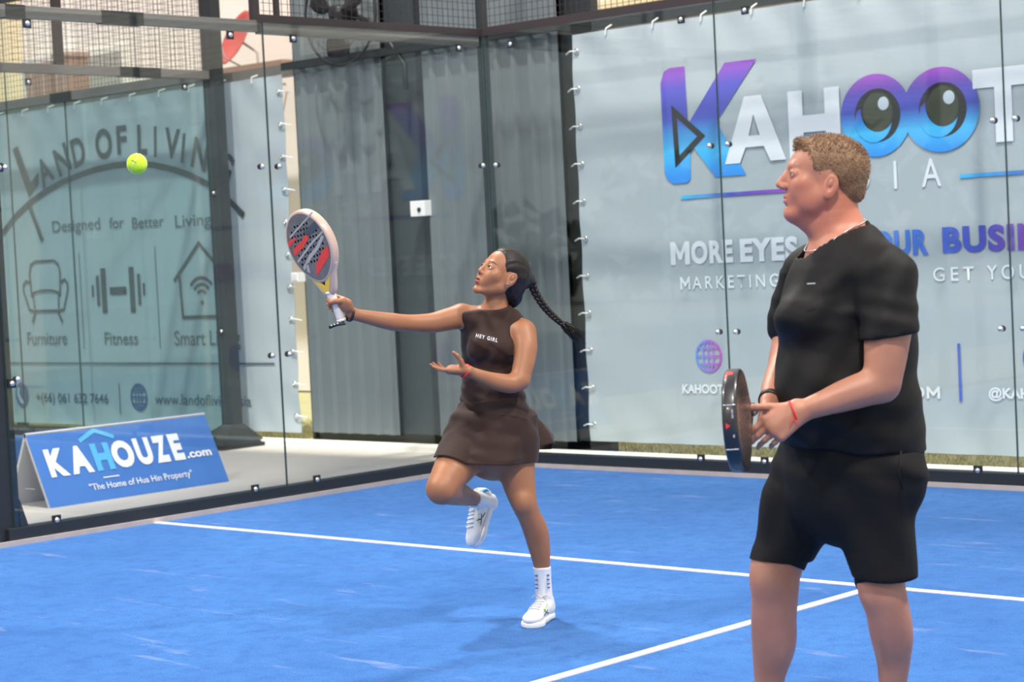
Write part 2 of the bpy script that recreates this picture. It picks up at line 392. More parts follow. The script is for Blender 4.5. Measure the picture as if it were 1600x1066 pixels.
# ---- print on the banners: shapes in the banner plane (x, z)
YP=YF-.0505
def ink(name,col,rough=.6): return mat('ink_'+name,col,rough)
I_WHITE=ink('white',(.74,.78,.83)); I_DARK=ink('dark',(.012,.02,.03)); I_NAVY=ink('navy',(.05,.10,.26)); I_BLK=ink('black',(.012,.014,.018))
I_BLUE=ink('blue',(.06,.13,.52)); I_SKY=ink('sky',(.12,.45,.85)); I_GREY=ink('grey',(.06,.09,.12))
def ramp_mat(name,axis,stops,lo,hi):
    m=bpy.data.materials.new(name); m.use_nodes=True; n=m.node_tree.nodes; l=m.node_tree.links; b=n['Principled BSDF']; b.inputs['Roughness'].default_value=.6
    tc=n.new('ShaderNodeTexCoord'); sp=n.new('ShaderNodeSeparateXYZ'); l.new(tc.outputs['Object'],sp.inputs[0])
    mr=n.new('ShaderNodeMapRange'); mr.inputs['From Min'].default_value=lo; mr.inputs['From Max'].default_value=hi; l.new(sp.outputs[axis],mr.inputs['Value'])
    cr=n.new('ShaderNodeValToRGB'); l.new(mr.outputs[0],cr.inputs[0]); e=cr.color_ramp.elements
    e[0].position,e[0].color=stops[0][0],(*stops[0][1],1); e[1].position,e[1].color=stops[-1][0],(*stops[-1][1],1)
    for p_,c_ in stops[1:-1]:
        x=e.new(p_); x.color=(*c_,1)
    l.new(cr.outputs[0],b.inputs['Base Color']); return m
PUR,IND,CYA,SKB=(.36,.08,.52),(.05,.08,.48),(.06,.50,.88),(.04,.28,.80)
G_LOGO=ramp_mat('ink_logo_gradient','Z',[(0,SKB),(.22,CYA),(.40,(.05,.30,.75)),(.50,IND),(.78,(.09,.08,.50)),(1,PUR)],1.95,2.72)
G_EYE=ramp_mat('ink_eye_gradient','Z',[(0,SKB),(.3,CYA),(.42,(.05,.30,.75)),(.55,IND),(.75,(.10,.08,.50)),(1,PUR)],1.98,2.50)
G_RULE=ramp_mat('ink_rule_gradient','X',[(0,CYA),(.35,IND),(1,(.45,.08,.48))],1.1,2.3)
G_RULE2=ramp_mat('ink_rule2_gradient','X',[(0,CYA),(.5,IND),(1,(.45,.08,.48))],3.25,4.4)
G_SLOG=ramp_mat('ink_slogan_gradient','X',[(0,(.05,.25,.80)),(.45,(.07,.08,.48)),(1,(.50,.07,.40))],2.6,4.4)
G_GLOBE=ramp_mat('ink_globe_gradient','X',[(0,(.05,.35,.85)),(1,(.50,.10,.55))],1.13,1.36)
def poly(name,parent,loops,m,y=YP-.012,depth=.0015):
    """flat filled shape from (x,z) loops; later loops are holes"""
    bm=bmesh.new(); es=[]
    for lp in loops:
        vs=[bm.verts.new((p[0],y,p[1])) for p in lp]
        es+=[bm.edges.new((vs[i],vs[(i+1)%len(vs)])) for i in range(len(vs))]
    bmesh.ops.triangle_fill(bm,edges=es,use_beauty=True)
    me=bpy.data.meshes.new(name); bm.to_mesh(me); bm.free(); o=link(name,me,m,parent)
    return o
def ell(c,rx,rz,n=48,a0=0,a1=2*PI): return [(c[0]+rx*math.cos(a),c[1]+rz*math.sin(a)) for a in np.linspace(a0,a1,n,endpoint=(a1-a0)<2*PI-.01)]
def stroke(pts,w,closed=False):
    """one outline loop around a polyline"""
    P=[Vector(p) for p in pts]; n=len(P); L=[];R=[]
    for i in range(n):
        a=P[i-1] if i>0 or closed else P[i]; b=P[(i+1)%n] if i<n-1 or closed else P[i]
        t=(b-a).normalized()
        if 0<i<n-1 or closed: t=((P[i]-a).normalized()+(b-P[i]).normalized()).normalized()
        nn=Vector((-t.y,t.x))
        if 0<i<n-1 or closed:
            t1=(P[i]-a).normalized(); c=max(.4,abs(nn.dot(Vector((-t1.y,t1.x))))); ww=w/2/c
        else: ww=w/2
        L.append(tuple(P[i]+nn*ww)); R.append(tuple(P[i]-nn*ww))
    return [L,R[::-1]] if closed else [L+R[::-1]]
def ring(c,rx,rz,w,n=48): return [ell(c,rx,rz,n),ell(c,rx-w,rz-w,n)]
def text(name,parent,s,x0,x1,z0,z1,m,y=YP-.012,bold=0,rot=0,spacing=1.0,M=None):
    cu=bpy.data.curves.new('t','FONT'); cu.body=s; cu.size=1; cu.offset=bold; cu.space_character=spacing; cu.resolution_u=4
    ob=bpy.data.objects.new('t',cu); C.objects.link(ob); dg=bpy.context.evaluated_depsgraph_get(); dg.update()
    me=bpy.data.meshes.new_from_object(ob.evaluated_get(dg)); bpy.data.objects.remove(ob); bpy.data.curves.remove(cu)
    co=np.array([v.co[:] for v in me.vertices]); lo,hi=co.min(0),co.max(0)
    cap=.70 if not s.isupper() else None
    u=(co[:,0]-lo[0])/(hi[0]-lo[0]); jit=rng.uniform(-.0002,.0002,len(co))
    if s.isupper() or not any(ch in 'gypqj,@(' for ch in s): t=(co[:,1]-lo[1])/(hi[1]-lo[1])
    else: t=(co[:,1])/(hi[1])      # keep descenders below the base line
    X=x0+u*(x1-x0); Z=z0+t*(z1-z0)
    if rot:
        cx,cz=(x0+x1)/2,(z0+z1)/2; dx,dz=X-cx,Z-cz; X=cx+dx*math.cos(rot)-dz*math.sin(rot); Z=cz+dx*math.sin(rot)+dz*math.cos(rot)
    for i,v in enumerate(me.vertices): v.co=(X[i],y+jit[i],Z[i])
    if M is not None: me.transform(M)
    return link(name,me,m,parent)
# --- right banner
B=banR
poly('logo_mark',B,[[(.965,2.60),(1.0,2.68),(1.05,2.70),(1.18,2.70),(1.185,2.30),(1.52,2.69),(1.78,2.69),(1.43,2.30),(1.66,1.93),(1.40,1.93),(1.20,2.18),(1.19,1.93),(1.16,1.905),(1.04,1.905),(.985,1.94),(.965,2.0)]],G_LOGO)
poly('play_mark',B,stroke([(1.075,2.40),(1.30,2.215),(1.085,2.055)],.042,True),I_BLK,YP-.015)
def letter_A(x0,x1,z0,z1,w):
    cx=(x0+x1)/2; h=z1-z0; q=w*.55
    return [[(x0,z0),(cx-q,z1),(cx+q,z1),(x1,z0),(x1-w,z0),(x1-w-.10*(x1-x0),z0+.23*h),(x0+w+.10*(x1-x0),z0+.23*h),(x0+w,z0)],
            [(x0+w+.18*(x1-x0)-.01,z0+.40*h),(x1-w-.18*(x1-x0)+.01,z0+.40*h),(cx,z0+.72*h)]]
def letter_M(x0,x1,z0,z1,w):
    cx=(x0+x1)/2; h=z1-z0; return [[(x0,z0),(x0,z1),(x0+w*.9,z1),(cx,z0+.52*h),(x1-w*.9,z1),(x1,z1),(x1,z0),(x1-w,z0),(x1-w,z0+.62*h),(cx+w*.3,z0+.22*h),(cx-w*.3,z0+.22*h),(x0+w,z0+.62*h),(x0+w,z0)]]
def letter_H(x0,x1,z0,z1,w):
    zc=(z0+z1)/2; t=w*.48; return [[(x0,z0),(x0,z1),(x0+w,z1),(x0+w,zc+t),(x1-w,zc+t),(x1-w,z1),(x1,z1),(x1,z0),(x1-w,z0),(x1-w,zc-t),(x0+w,zc-t),(x0+w,z0)]]
def letter_T(x0,x1,z0,z1,w): 
    cx=(x0+x1)/2; return [[(x0,z1),(x1,z1),(x1,z1-w),(cx+w/2,z1-w),(cx+w/2,z0),(cx-w/2,z0),(cx-w/2,z1-w),(x0,z1-w)]]
poly('logo_letter',B,letter_A(1.49,1.99,2.01,2.45,.125),I_WHITE,YP-.0155)
poly('logo_letter',B,letter_H(2.02,2.42,2.01,2.45,.115),I_WHITE,YP-.0155)
poly('logo_letter',B,letter_T(3.385,3.79,2.01,2.46,.115),I_WHITE,YP-.0155)
for cx,cz,rx in ((2.685,2.242,.262),(3.155,2.240,.270)):
    poly('logo_ring',B,[ell((cx,cz),rx,.262,64)],G_EYE,YP-.0125-(.0012 if cx>3 else 0))
    poly('logo_pupil',B,[ell((cx+.015,cz+.0),.168,.168,56)],I_BLK,YP-.0150)
    poly('logo_iris',B,[ell((cx-.015,cz-.03),.135,.140,30,PI*.85,PI*1.93)+ell((cx+.02,cz+.03),.125,.135,30,PI*1.80,PI*.95)],G_EYE,YP-.0165)
    poly('logo_pupil',B,[ell((cx+.02,cz+.02),.110,.125,48)],mat('ink_pupil',(.05,.06,.035),.6),YP-.018)
    poly('logo_glint',B,[ell((cx+.065,cz+.07),.040,.042,32)],mat('ink_glint',(.55,.63,.70),.6),YP-.020)
poly('logo_rule',B,[[(1.10,1.795),(1.10,1.82),(2.25,1.82),(2.25,1.795)]],G_RULE)
for ch,x in (('M',1.98),('E',2.24),('D',2.50),('I',2.80),('A',3.0)):
    if ch=='M': poly('lettering',B,letter_M(x,x+.15,1.77,1.945,.026),I_WHITE); continue
    wd={'M':.15,'E':.11,'D':.125,'I':.022,'A':.14}[ch]; text('lettering',B,ch,x,x+wd,1.77,1.945,I_WHITE,bold=.004)
poly('logo_rule',B,[[(3.27,1.808),(3.27,1.832),(4.40,1.832),(4.40,1.808)]],G_RULE2)
poly('slogan',B,letter_M(.985,1.155,1.345,1.505,.045),I_WHITE); text('slogan',B,'ORE',1.165,1.52,1.345,1.505,I_WHITE,bold=.05,spacing=1.12); text('slogan',B,'EYES',1.58,2.05,1.345,1.505,I_WHITE,bold=.05,spacing=1.12)
text('slogan',B,'YOUR',2.50,3.03,1.345,1.510,G_SLOG,bold=.05,spacing=1.12); text('slogan',B,'BUSINESS',3.13,4.20,1.35,1.515,G_SLOG,bold=.05,spacing=1.12)
poly('slogan',B,letter_M(1.06,1.145,1.175,1.262,.014),I_WHITE); text('slogan',B,'ARKETING',1.165,1.885,1.175,1.262,I_WHITE,bold=.006,spacing=1.45)
text('slogan',B,'T',2.895,2.945,1.175,1.262,I_WHITE,bold=.006); text('slogan',B,'GET',3.055,3.34,1.178,1.265,I_WHITE,bold=.006,spacing=1.45)
text('slogan',B,'YOU',3.43,3.72,1.180,1.268,I_WHITE,bold=.006,spacing=1.45)
def globe(parent,c,r,m,w=.014,y=YP-.012):
    poly('globe_icon',parent,ring(c,r,r,w),m,y)
    for k in (.45,):
        poly('globe_icon',parent,ring(c,r*k,r,w*.8),m,y-.0008)
    poly('globe_icon',parent,[[(c[0]-w/2.5,c[1]-r+.004),(c[0]-w/2.5,c[1]+r-.004),(c[0]+w/2.5,c[1]+r-.004),(c[0]+w/2.5,c[1]-r+.004)]],m,y-.0014)
    for dz in (-.5,0,.5):
        hx=r*math.sqrt(1-dz*dz)-.003; z=c[1]+dz*r
        poly('globe_icon',parent,[[(c[0]-hx,z-w/2.5),(c[0]-hx,z+w/2.5),(c[0]+hx,z+w/2.5),(c[0]+hx,z-w/2.5)]],m,y-.002)
globe(B,(1.275,.715),.112,G_GLOBE,.015)
text('lettering',B,'KAHOOT',1.035,1.39,.455,.520,I_WHITE,bold=.03)
text('lettering',B,'CO',2.78,2.96,.445,.520,I_WHITE,bold=.03); poly('lettering',B,letter_M(2.975,3.07,.445,.520,.018),I_WHITE); text('lettering',B,'.',2.74,2.76,.445,.46,I_WHITE,bold=.03)
poly('divider',B,[[(3.205,.43),(3.205,.79),(3.225,.79),(3.225,.43)]],I_BLUE)
text('lettering',B,'@KAHOOT',3.41,3.90,.435,.520,I_WHITE,bold=.03)
poly('round_icon',B,[ell((3.76,.70),.11,.11)],I_BLUE)
# --- left banner
B=banL
def letter(ch,cx,cz,wd,ht,rot,bold=.03,m=I_DARK,name='logo_letter'): return text(name,B,ch,cx-wd/2,cx+wd/2,cz-ht/2,cz+ht/2,m,bold=bold,rot=rot)
poly('logo_letter',B,[[(-6.93,2.70),(-6.84,2.73),(-6.66,2.37),(-6.52,2.46),(-6.53,2.35),(-6.70,2.23)]],I_DARK)
for ch,cx,cz,wd,ht,ro in (('A',-6.42,2.46,.22,.26,.45),('N',-6.13,2.55,.22,.27,.35),('D',-5.87,2.605,.20,.27,.22),('O',-5.475,2.65,.25,.28,.06),('F',-5.20,2.665,.15,.26,0),
   ('L',-4.90,2.645,.14,.27,-.05),('I',-4.715,2.615,.035,.27,-.08),('V',-4.48,2.58,.21,.27,-.17),('I',-4.33,2.53,.035,.26,-.22),('N',-4.10,2.46,.21,.27,-.33),('G',-3.78,2.33,.20,.26,-.50)):
    letter(ch,cx,cz,wd,ht,ro)
arcp=[(-7.20,1.90),(-6.95,2.06),(-6.67,2.19),(-6.40,2.28),(-6.14,2.345),(-5.88,2.39),(-5.63,2.425),(-5.33,2.445),(-5.01,2.44),(-4.75,2.41),(-4.5,2.36),(-4.25,2.29),(-3.99,2.19),(-3.78,2.07),(-3.56,1.91)]
poly('logo_arc',B,stroke(arcp,.055),I_DARK,YP-.0130)
poly('logo_arc',B,stroke([(-6.70,2.15),(-6.52,1.81)],.05),I_DARK,YP-.0145)
text('slogan',B,'Designed',-6.35,-5.60,1.885,1.99,I_GREY,bold=.006); text('slogan',B,'for',-5.46,-5.24,1.88,1.98,I_GREY,bold=.006)
text('slogan',B,'Better',-5.12,-4.66,1.865,1.965,I_GREY,bold=.006); text('slogan',B,'Living',-4.50,-4.00,1.85,1.955,I_GREY,bold=.006)
# armchair icon
IM=mat('ink_icon',(.018,.03,.04),.6)
def st(name,pts,w,m=IM,closed=False,y=YP-.012): return poly(name,B,stroke(pts,w,closed),m,y)
st('armchair_icon',[(-6.75,1.28),(-6.77,1.50),(-6.74,1.59),(-6.66,1.62),(-6.36,1.62),(-6.29,1.58),(-6.27,1.50),(-6.29,1.28)],.026)
st('armchair_icon',[(-6.77,1.42),(-6.83,1.44),(-6.88,1.40),(-6.88,1.34),(-6.80,1.16),(-6.72,1.15),(-6.32,1.15),(-6.24,1.16),(-6.16,1.34),(-6.16,1.40),(-6.20,1.44),(-6.26,1.42)],.026,y=YP-.0135)
st('armchair_icon',[(-6.71,1.17),(-6.73,1.32),(-6.62,1.34),(-6.50,1.345),(-6.40,1.34),(-6.31,1.32),(-6.32,1.17)],.022,y=YP-.015)
st('armchair_icon',[(-6.70,1.15),(-6.76,1.04)],.028,y=YP-.0165); st('armchair_icon',[(-6.34,1.15),(-6.27,1.04)],.028,y=YP-.0165)
# dumbbell icon
for x,h,wd in ((-5.77,.055,.03),(-5.69,.14,.045),(-5.60,.205,.075),(-5.175,.205,.075),(-5.07,.14,.045),(-5.0,.055,.03)):
    st('dumbbell_icon',[(x,1.32-h),(x,1.32+h)],wd)
st('dumbbell_icon',[(-5.51,1.315),(-5.26,1.315)],.07)
# house icon with signal arcs
st('house_icon',[(-4.56,1.38),(-4.19,1.70),(-3.82,1.38)],.035); st('house_icon',[(-4.48,1.42),(-4.46,1.06),(-3.91,1.06),(-3.90,1.42)],.030,y=YP-.0135)
for k,rr in enumerate((.07,.13,.19)): st('signal_icon',ell((-4.185,1.22),rr,rr*.95,18,PI*.22,PI*.78),.03,y=YP-.012)
poly('signal_icon',B,[ell((-4.185,1.185),.022,.022,20)],IM)
text('lettering',B,'Furniture',-6.87,-6.22,.83,.95,I_GREY,bold=.006); text('lettering',B,'Fitness',-5.63,-5.13,.825,.94,I_GREY,bold=.006); text('lettering',B,'Smart Living',-4.60,-3.70,.815,.945,I_GREY,bold=.006)
for p_ in ([(-5.955,.79),(-5.955,1.68)],[(-4.81,.79),(-4.81,1.70)],[(-5.455,.19),(-5.455,.48)]): st('divider',p_,.012,I_GREY)
st('divider',[(-7.4,.655),(-3.27,.655)],.016,I_GREY,y=YP-.0135)
poly('phone_icon',B,[ell((-7.015,.345),.105,.125,36)],I_NAVY)
st('phone_icon',[(-7.06,.42),(-7.075,.36),(-7.03,.29),(-6.97,.27)],.035,mat('ink_pale',(.45,.55,.62)),y=YP-.014)
text('lettering',B,'+(66) 061 632 7646',-6.78,-5.63,.285,.375,I_GREY,bold=.01)
globe(B,(-5.165,.35),.125,I_NAVY,.022)
text('lettering',B,'www.landofliving.asia',-4.93,-3.60,.29,.385,I_GREY,bold=.004)

# ------------------------------------------------------------------ neighbouring court cage (x = -3.5)
nc=tag(empty('padel_cage',(-3.5,.45,0)),'neighbouring glass and mesh padel cage left of the concrete path','cage')
def nb(name,a,b,m=FRAME,bev=0): return box(name,a,b,m,nc,bev)
nb('corner_post',(-.09,-.05,0),(.05,.06,4.1),bev=.004)
MB().add([(-.22,-.30,.02),(.22,-.30,.02),(.22,.16,.02),(-.22,.16,.02),(-.06,-.08,.17),(.06,-.08,.17),(.06,.07,.17),(-.06,.07,.17)],[(0,3,2,1),(4,5,6,7),(0,1,5,4),(1,2,6,5),(2,3,7,6),(3,0,4,7)]).build('post_foot',FRAME,nc)
nb('foot_plate',(-.26,-.34,-.01),(.26,.20,.02))
nb('base_rail',(-8,-.03,0),(-.05,.04,.09)); nb('base_rail',(-.05,-4.0,0),(.02,-.05,.09))
nb('top_rail',(-8,-.03,3.04),(-.05,.03,3.12),RAIL); nb('top_rail',(-.05,-4.0,3.04),(.0,-.05,3.11),RAIL)
nb('rail_joiner',(-.055,-.95,3.035),(.006,-.55,3.115)); nb('rail_joiner',(-2.3,-.036,3.035),(-1.98,.035,3.125))
nb('mesh_top_rail',(-8,-.03,4.02),(0,.02,4.08)); nb('mesh_top_rail',(-.05,-4.0,4.02),(0,0,4.08))
for x in (-4.0,-6.0): nb('mesh_post',(x-.02,-.02,3.1),(x+.02,.02,4.02))
for y in (-1.5,-4.0): nb('mesh_post',(-.045,y-.045,3.1 if y>-3 else 0),(-.005,y+.03,4.02),FRAMEB)
for a,b_ in ((-2.12,-.10),(-4.12,-2.125),(-6.12,-4.125),(-8,-6.125)):
    glass_panel(nc,'y',a+.003,b_-.003,.09,3.04,GLASS2)
for a,b_ in ((-2.0,-.06),(-4.0,-2.0)): glass_panel(nc,'x',a+.003,b_-.003,.09,3.04,GLASS2,-.03)
for a,b_ in ((-2.0,-.02),(-4.0,-2.0),(-6,-4),(-8,-6)): wire_mesh(nc,'y',a+.02,b_-.02,3.12,4.02,0)
for a,b_ in ((-1.95,-.06),(-3.98,-2.0)): wire_mesh(nc,'x',a,b_,3.11,4.02,-.02)
for y in (-.30,-1.80,-2.2): clamp_simple(nc,'x',y,2.97,-.03,1)
for y in (-.06,): 
    for z in (.95,2.1): clamp_simple(nc,'x',y,z,-.03,1)

# ------------------------------------------------------------------ KAHOUZE A-frame sign on the path
af=tag(empty('a_frame_sign',(-1.36,-2.84,0)),'blue KAHOUZE tent board standing on the concrete path outside the left glass','sign')
SB=mat('sign_blue',(.055,.17,.53),.35,noise=(4,3,.5,(.07,.21,.60)))
SE=mat('sign_edge',(.62,.62,.63),.5); H_=.47; L_=1.48
def board(name,x0,x1,mf):
    # slanted sheet from foot x0 (z=0) to ridge x1 (z=H_), thickness t
    d=Vector((x1-x0,0,H_)).normalized(); nn=Vector((d.z,0,-d.x))*(.022 if x0>x1 else -.022)
    a=Vector((x0,0,-.01)); b=Vector((x1,0,H_)); v=[]
    for y in (0,L_):
        for p in (a,b,b-nn,a-nn): v.append((p.x,y,p.z))
    o=MB().add(v,[(0,1,5,4),(1,2,6,5),(2,3,7,6),(3,0,4,7),(0,3,2,1),(4,5,6,7)]).build(name,[mf,SE],af)
    o.data.polygons.foreach_set('material_index',[0,1,1 if name=='front_board' else 1,1,1,1]); return o,d
fbrd,dd=board('front_board',0,-.24,SB); bbrd,_=board('back_board',-.48,-.245,mat('sign_back',(.05,.15,.45),.4))
tag(fbrd,'blue front board with white KAHOUZE.com lettering')
# board plane coordinates: s along y (0..1.48), t up the slope (0..~.528) -> mesh matrix for text made in x,z
Ms=Matrix(((0,0,dd.x,0),(1,0,0,0),(0,0,dd.z,0),(0,0,0,1)))
off=Vector((dd.z,0,-dd.x))*.003
Ms=Matrix.Translation(off)@Matrix(((0,0,dd.x,0),(1,0,0,0),(0,0,dd.z,0),(0,0,0,1)))
SW=mat('sign_white',(.82,.84,.88),.4); SC=mat('sign_cyan',(.10,.45,.80),.4)
def sp_(name,loops,m):
    o=poly(name,fbrd,loops,m,0); o.data.transform(Ms); return o
def stx(s,x0,x1,z0,z1,m,bold): return text('lettering',fbrd,s,x0,x1,z0,z1,m,y=0,bold=bold,M=Ms)
for ch,x0,x1,m in (('K',.085,.235,SW),('A',.255,.425,SW),('H',.45,.595,SC),('O',.60,.775,SW),('U',.795,.925,SW),('Z',.945,1.065,SW),('E',1.09,1.185,SW)):
    stx(ch,x0,x1,.195,.395,m,.06)
stx('.com',1.20,1.415,.20,.245,SW,.035).name='lettering'
sp_('roof_mark',stroke([(.385,.425),(.525,.49),(.665,.425)],.03),SC)
sp_('rule',[[(.47,.142),(.47,.150),(.60,.150),(.60,.142)]],SW)
stx('"The Home of Hua Hin Property"',.34,1.19,.068,.115,SW,.008)
MB().box((-.30,.02,.10),(-.19,.024,.104)).build('spreader',SE,af)

# ------------------------------------------------------------------ street side building and clutter seen over the fence
YB=5.2
bd=tag(empty('building',(-10,YB,0)),'pale pink overexposed building facade beyond the fence','building')
FAC=mat('facade_pink',(.92,.83,.78),.8,noise=(.5,3,.7,(.90,.85,.80)))
FAC2=mat('facade_cream',(.86,.74,.50),.8)
box('wall',(-9,0,0),(24,.3,7.5),FAC,bd)
box('pilaster',(-4.3,-.18,0),(-3.3,0,7.5),FAC2,bd)
for x0,x1,z0,z1 in ((2.35,2.95,3.45,4.1),(6.8,7.9,3.9,5.2),(-1.9,-1.0,3.6,4.3),(10.2,11.6,3.9,5.2)):
    wf=box('window_frame',(x0,-.06,z0),(x1,0,z1),mat('window_frame_white',(.8,.78,.74),.5),bd,.01)
    box('pane',(x0+.07,-.075,z0+.07),(x1-.07,-.058,z1-.07),mat('pane_grey',(.38,.38,.36),.15),wf)
    MB().box((x0-.05,-.14,z0-.07),(x1+.05,0,z0)).build('sill',FAC2,wf)
box('cornice',(-9,-.12,5.6),(24,0,5.8),FAC2,bd,.02)
for i,x in enumerate((-2.8,3.9)):
    ac=tag(empty('air_conditioner',(-10+x,YB-.36,3.78)),'white outdoor air conditioner unit on the pink facade %s'%('beside the cream pilaster' if i==0 else 'behind the grey sheets'),'air conditioner','air conditioners on the facade')
    box('casing',(0,0,0),(.75,.30,.5),mat('ac_white',(.70,.70,.68),.5),ac,.02)
    MB().lathe((.28,0,.25),(0,-1,0),[(0,.2),(.015,.2),(.015,.18),(.0,.17),(0,.03),(.01,.001)],24).build('fan_grille',mat('ac_grille',(.35,.35,.36),.5),ac,True)
    MB().box((.02,0,-.06),(.08,.33,0)).box((.67,0,-.06),(.73,.33,0)).build('bracket',RUBBER,ac)
BRN=mat('crate_brown',(.34,.22,.17),.8)
def crate(x,y,z,w_,d_,h_,lab):
    c=tag(empty('crate',(x,y,z)),lab,'crate')
    box('body',(0,0,0),(w_,d_,h_*.86),BRN,c,.01); box('lid',(-.015,-.015,h_*.87),(w_+.015,d_+.015,h_),mat('crate_lid',(.45,.32,.26),.8),c,.01)
    for k in (.25,.75): box('batten',(w_*k-.02,-.012,0),(w_*k+.02,0,h_*.86),mat('crate_lid',(.4,.3,.25)),c)
lg=tag(empty('ledge',(-14.5,3.9,0)),'brown timber ledge along the facade carrying the crates','ledge')
box('shelf',(0,0,3.58),(7.9,.8,3.64),BRN,lg,.005)
for k in range(9): box('prop',(.1+.95*k,.7,0),(.16+.95*k,.78,3.58),BRN,lg)
crate(-11.45,4.0,3.64,.50,.35,.42,'brown timber crate standing on the ledge behind the mesh'); crate(-10.9,4.02,3.64,.30,.3,.50,'tall brown crate right of the wider one on the ledge'); crate(-13.1,4.0,3.64,.35,.3,.33,'small brown crate at the left end of the ledge')
# red satellite dish
ds=tag(empty('satellite_dish',(-8.20,YB-.5,4.04)),'red satellite dish with a thin stand on the pink facade','dish')
RED=mat('dish_red',(.50,.045,.04),.4,noise=(3,3,.6,(.62,.10,.08)))
mb=MB(); ax=Vector((-.26,-.86,.43)).normalized()
mb.lathe((0,0,0),ax,[(0,.001),(.01,.12),(.035,.22),(.07,.30),(.085,.335),(.078,.337),(.06,.30),(.0,.12),(-.01,.001)],36)
o=mb.build('reflector',RED,ds,True)
MB().tube([(0.02,0,-.31),(-.04,-.22,-.20),tuple(ax*.34)],.012,8).build('feed_arm',mat('dish_grey',(.4,.36,.35)),ds,True)
MB().lathe(tuple(ax*.32),tuple(ax),[(0,.01),(.0,.035),(.07,.03),(.07,.005)],12).build('feed_horn',mat('dish_grey',(.4,.36,.35)),ds,True)
MB().tube([(0,.02,-.02),(.18,.08,-.15),(.20,.10,-.75)],.016,8).tube([(.20,.10,-.5),(.20,.46,-.5)],.016,8).build('mast',mat('dish_grey',(.4,.36,.35)),ds,True)

# ------------------------------------------------------------------ roof over the courts and what lies behind the camera (seen only as reflections)
struct(box('ceiling',(-16,-22,7.2),(14,-2.9,7.3),mat('roof_sheet',(.55,.56,.57),.6)))
rt=struct(empty('trim_roof_trusses'))
for k in range(7):
    y=-3.1-3.1*k; mbt=MB().box((-16,y-.05,6.95),(14,y+.05,7.05)); mbt.box((-16,y-.05,6.35),(14,y+.05,6.45))
    for i in range(20):
        x=-16+1.5*i; mbt.tube([(x,y,6.4),(x+.75,y,7.0),(x+1.5,y,6.4)],.03,5)
    mbt.build('truss',RAIL,rt)
hd=tag(empty('hedge',(-8,-34,0)),'tall dark green hedge row standing far beyond the courts','hedge')
v=[];f=[]
for i in range(2600):
    c=Vector((rng.uniform(-34,40),rng.uniform(-1.6,1.2),rng.uniform(.1,5.0)))
    if c.z>3.6+1.2*math.sin(c.x*.35)+.5*math.sin(c.x*1.3): continue
    s=rng.uniform(.35,.75); k=len(v); a=rng.normal(0,1,(4,3)); a/=np.linalg.norm(a,axis=1)[:,None]
    v+=[tuple(c+Vector(q)*s) for q in a]; f+=[(k,k+1,k+2),(k,k+2,k+3),(k,k+3,k+1),(k+1,k+3,k+2)]
from_vf('foliage',v,f,mat('leaf_dark',(.05,.085,.035),.8,noise=(2,3,1,(.09,.11,.05))),hd)['kind']='stuff'

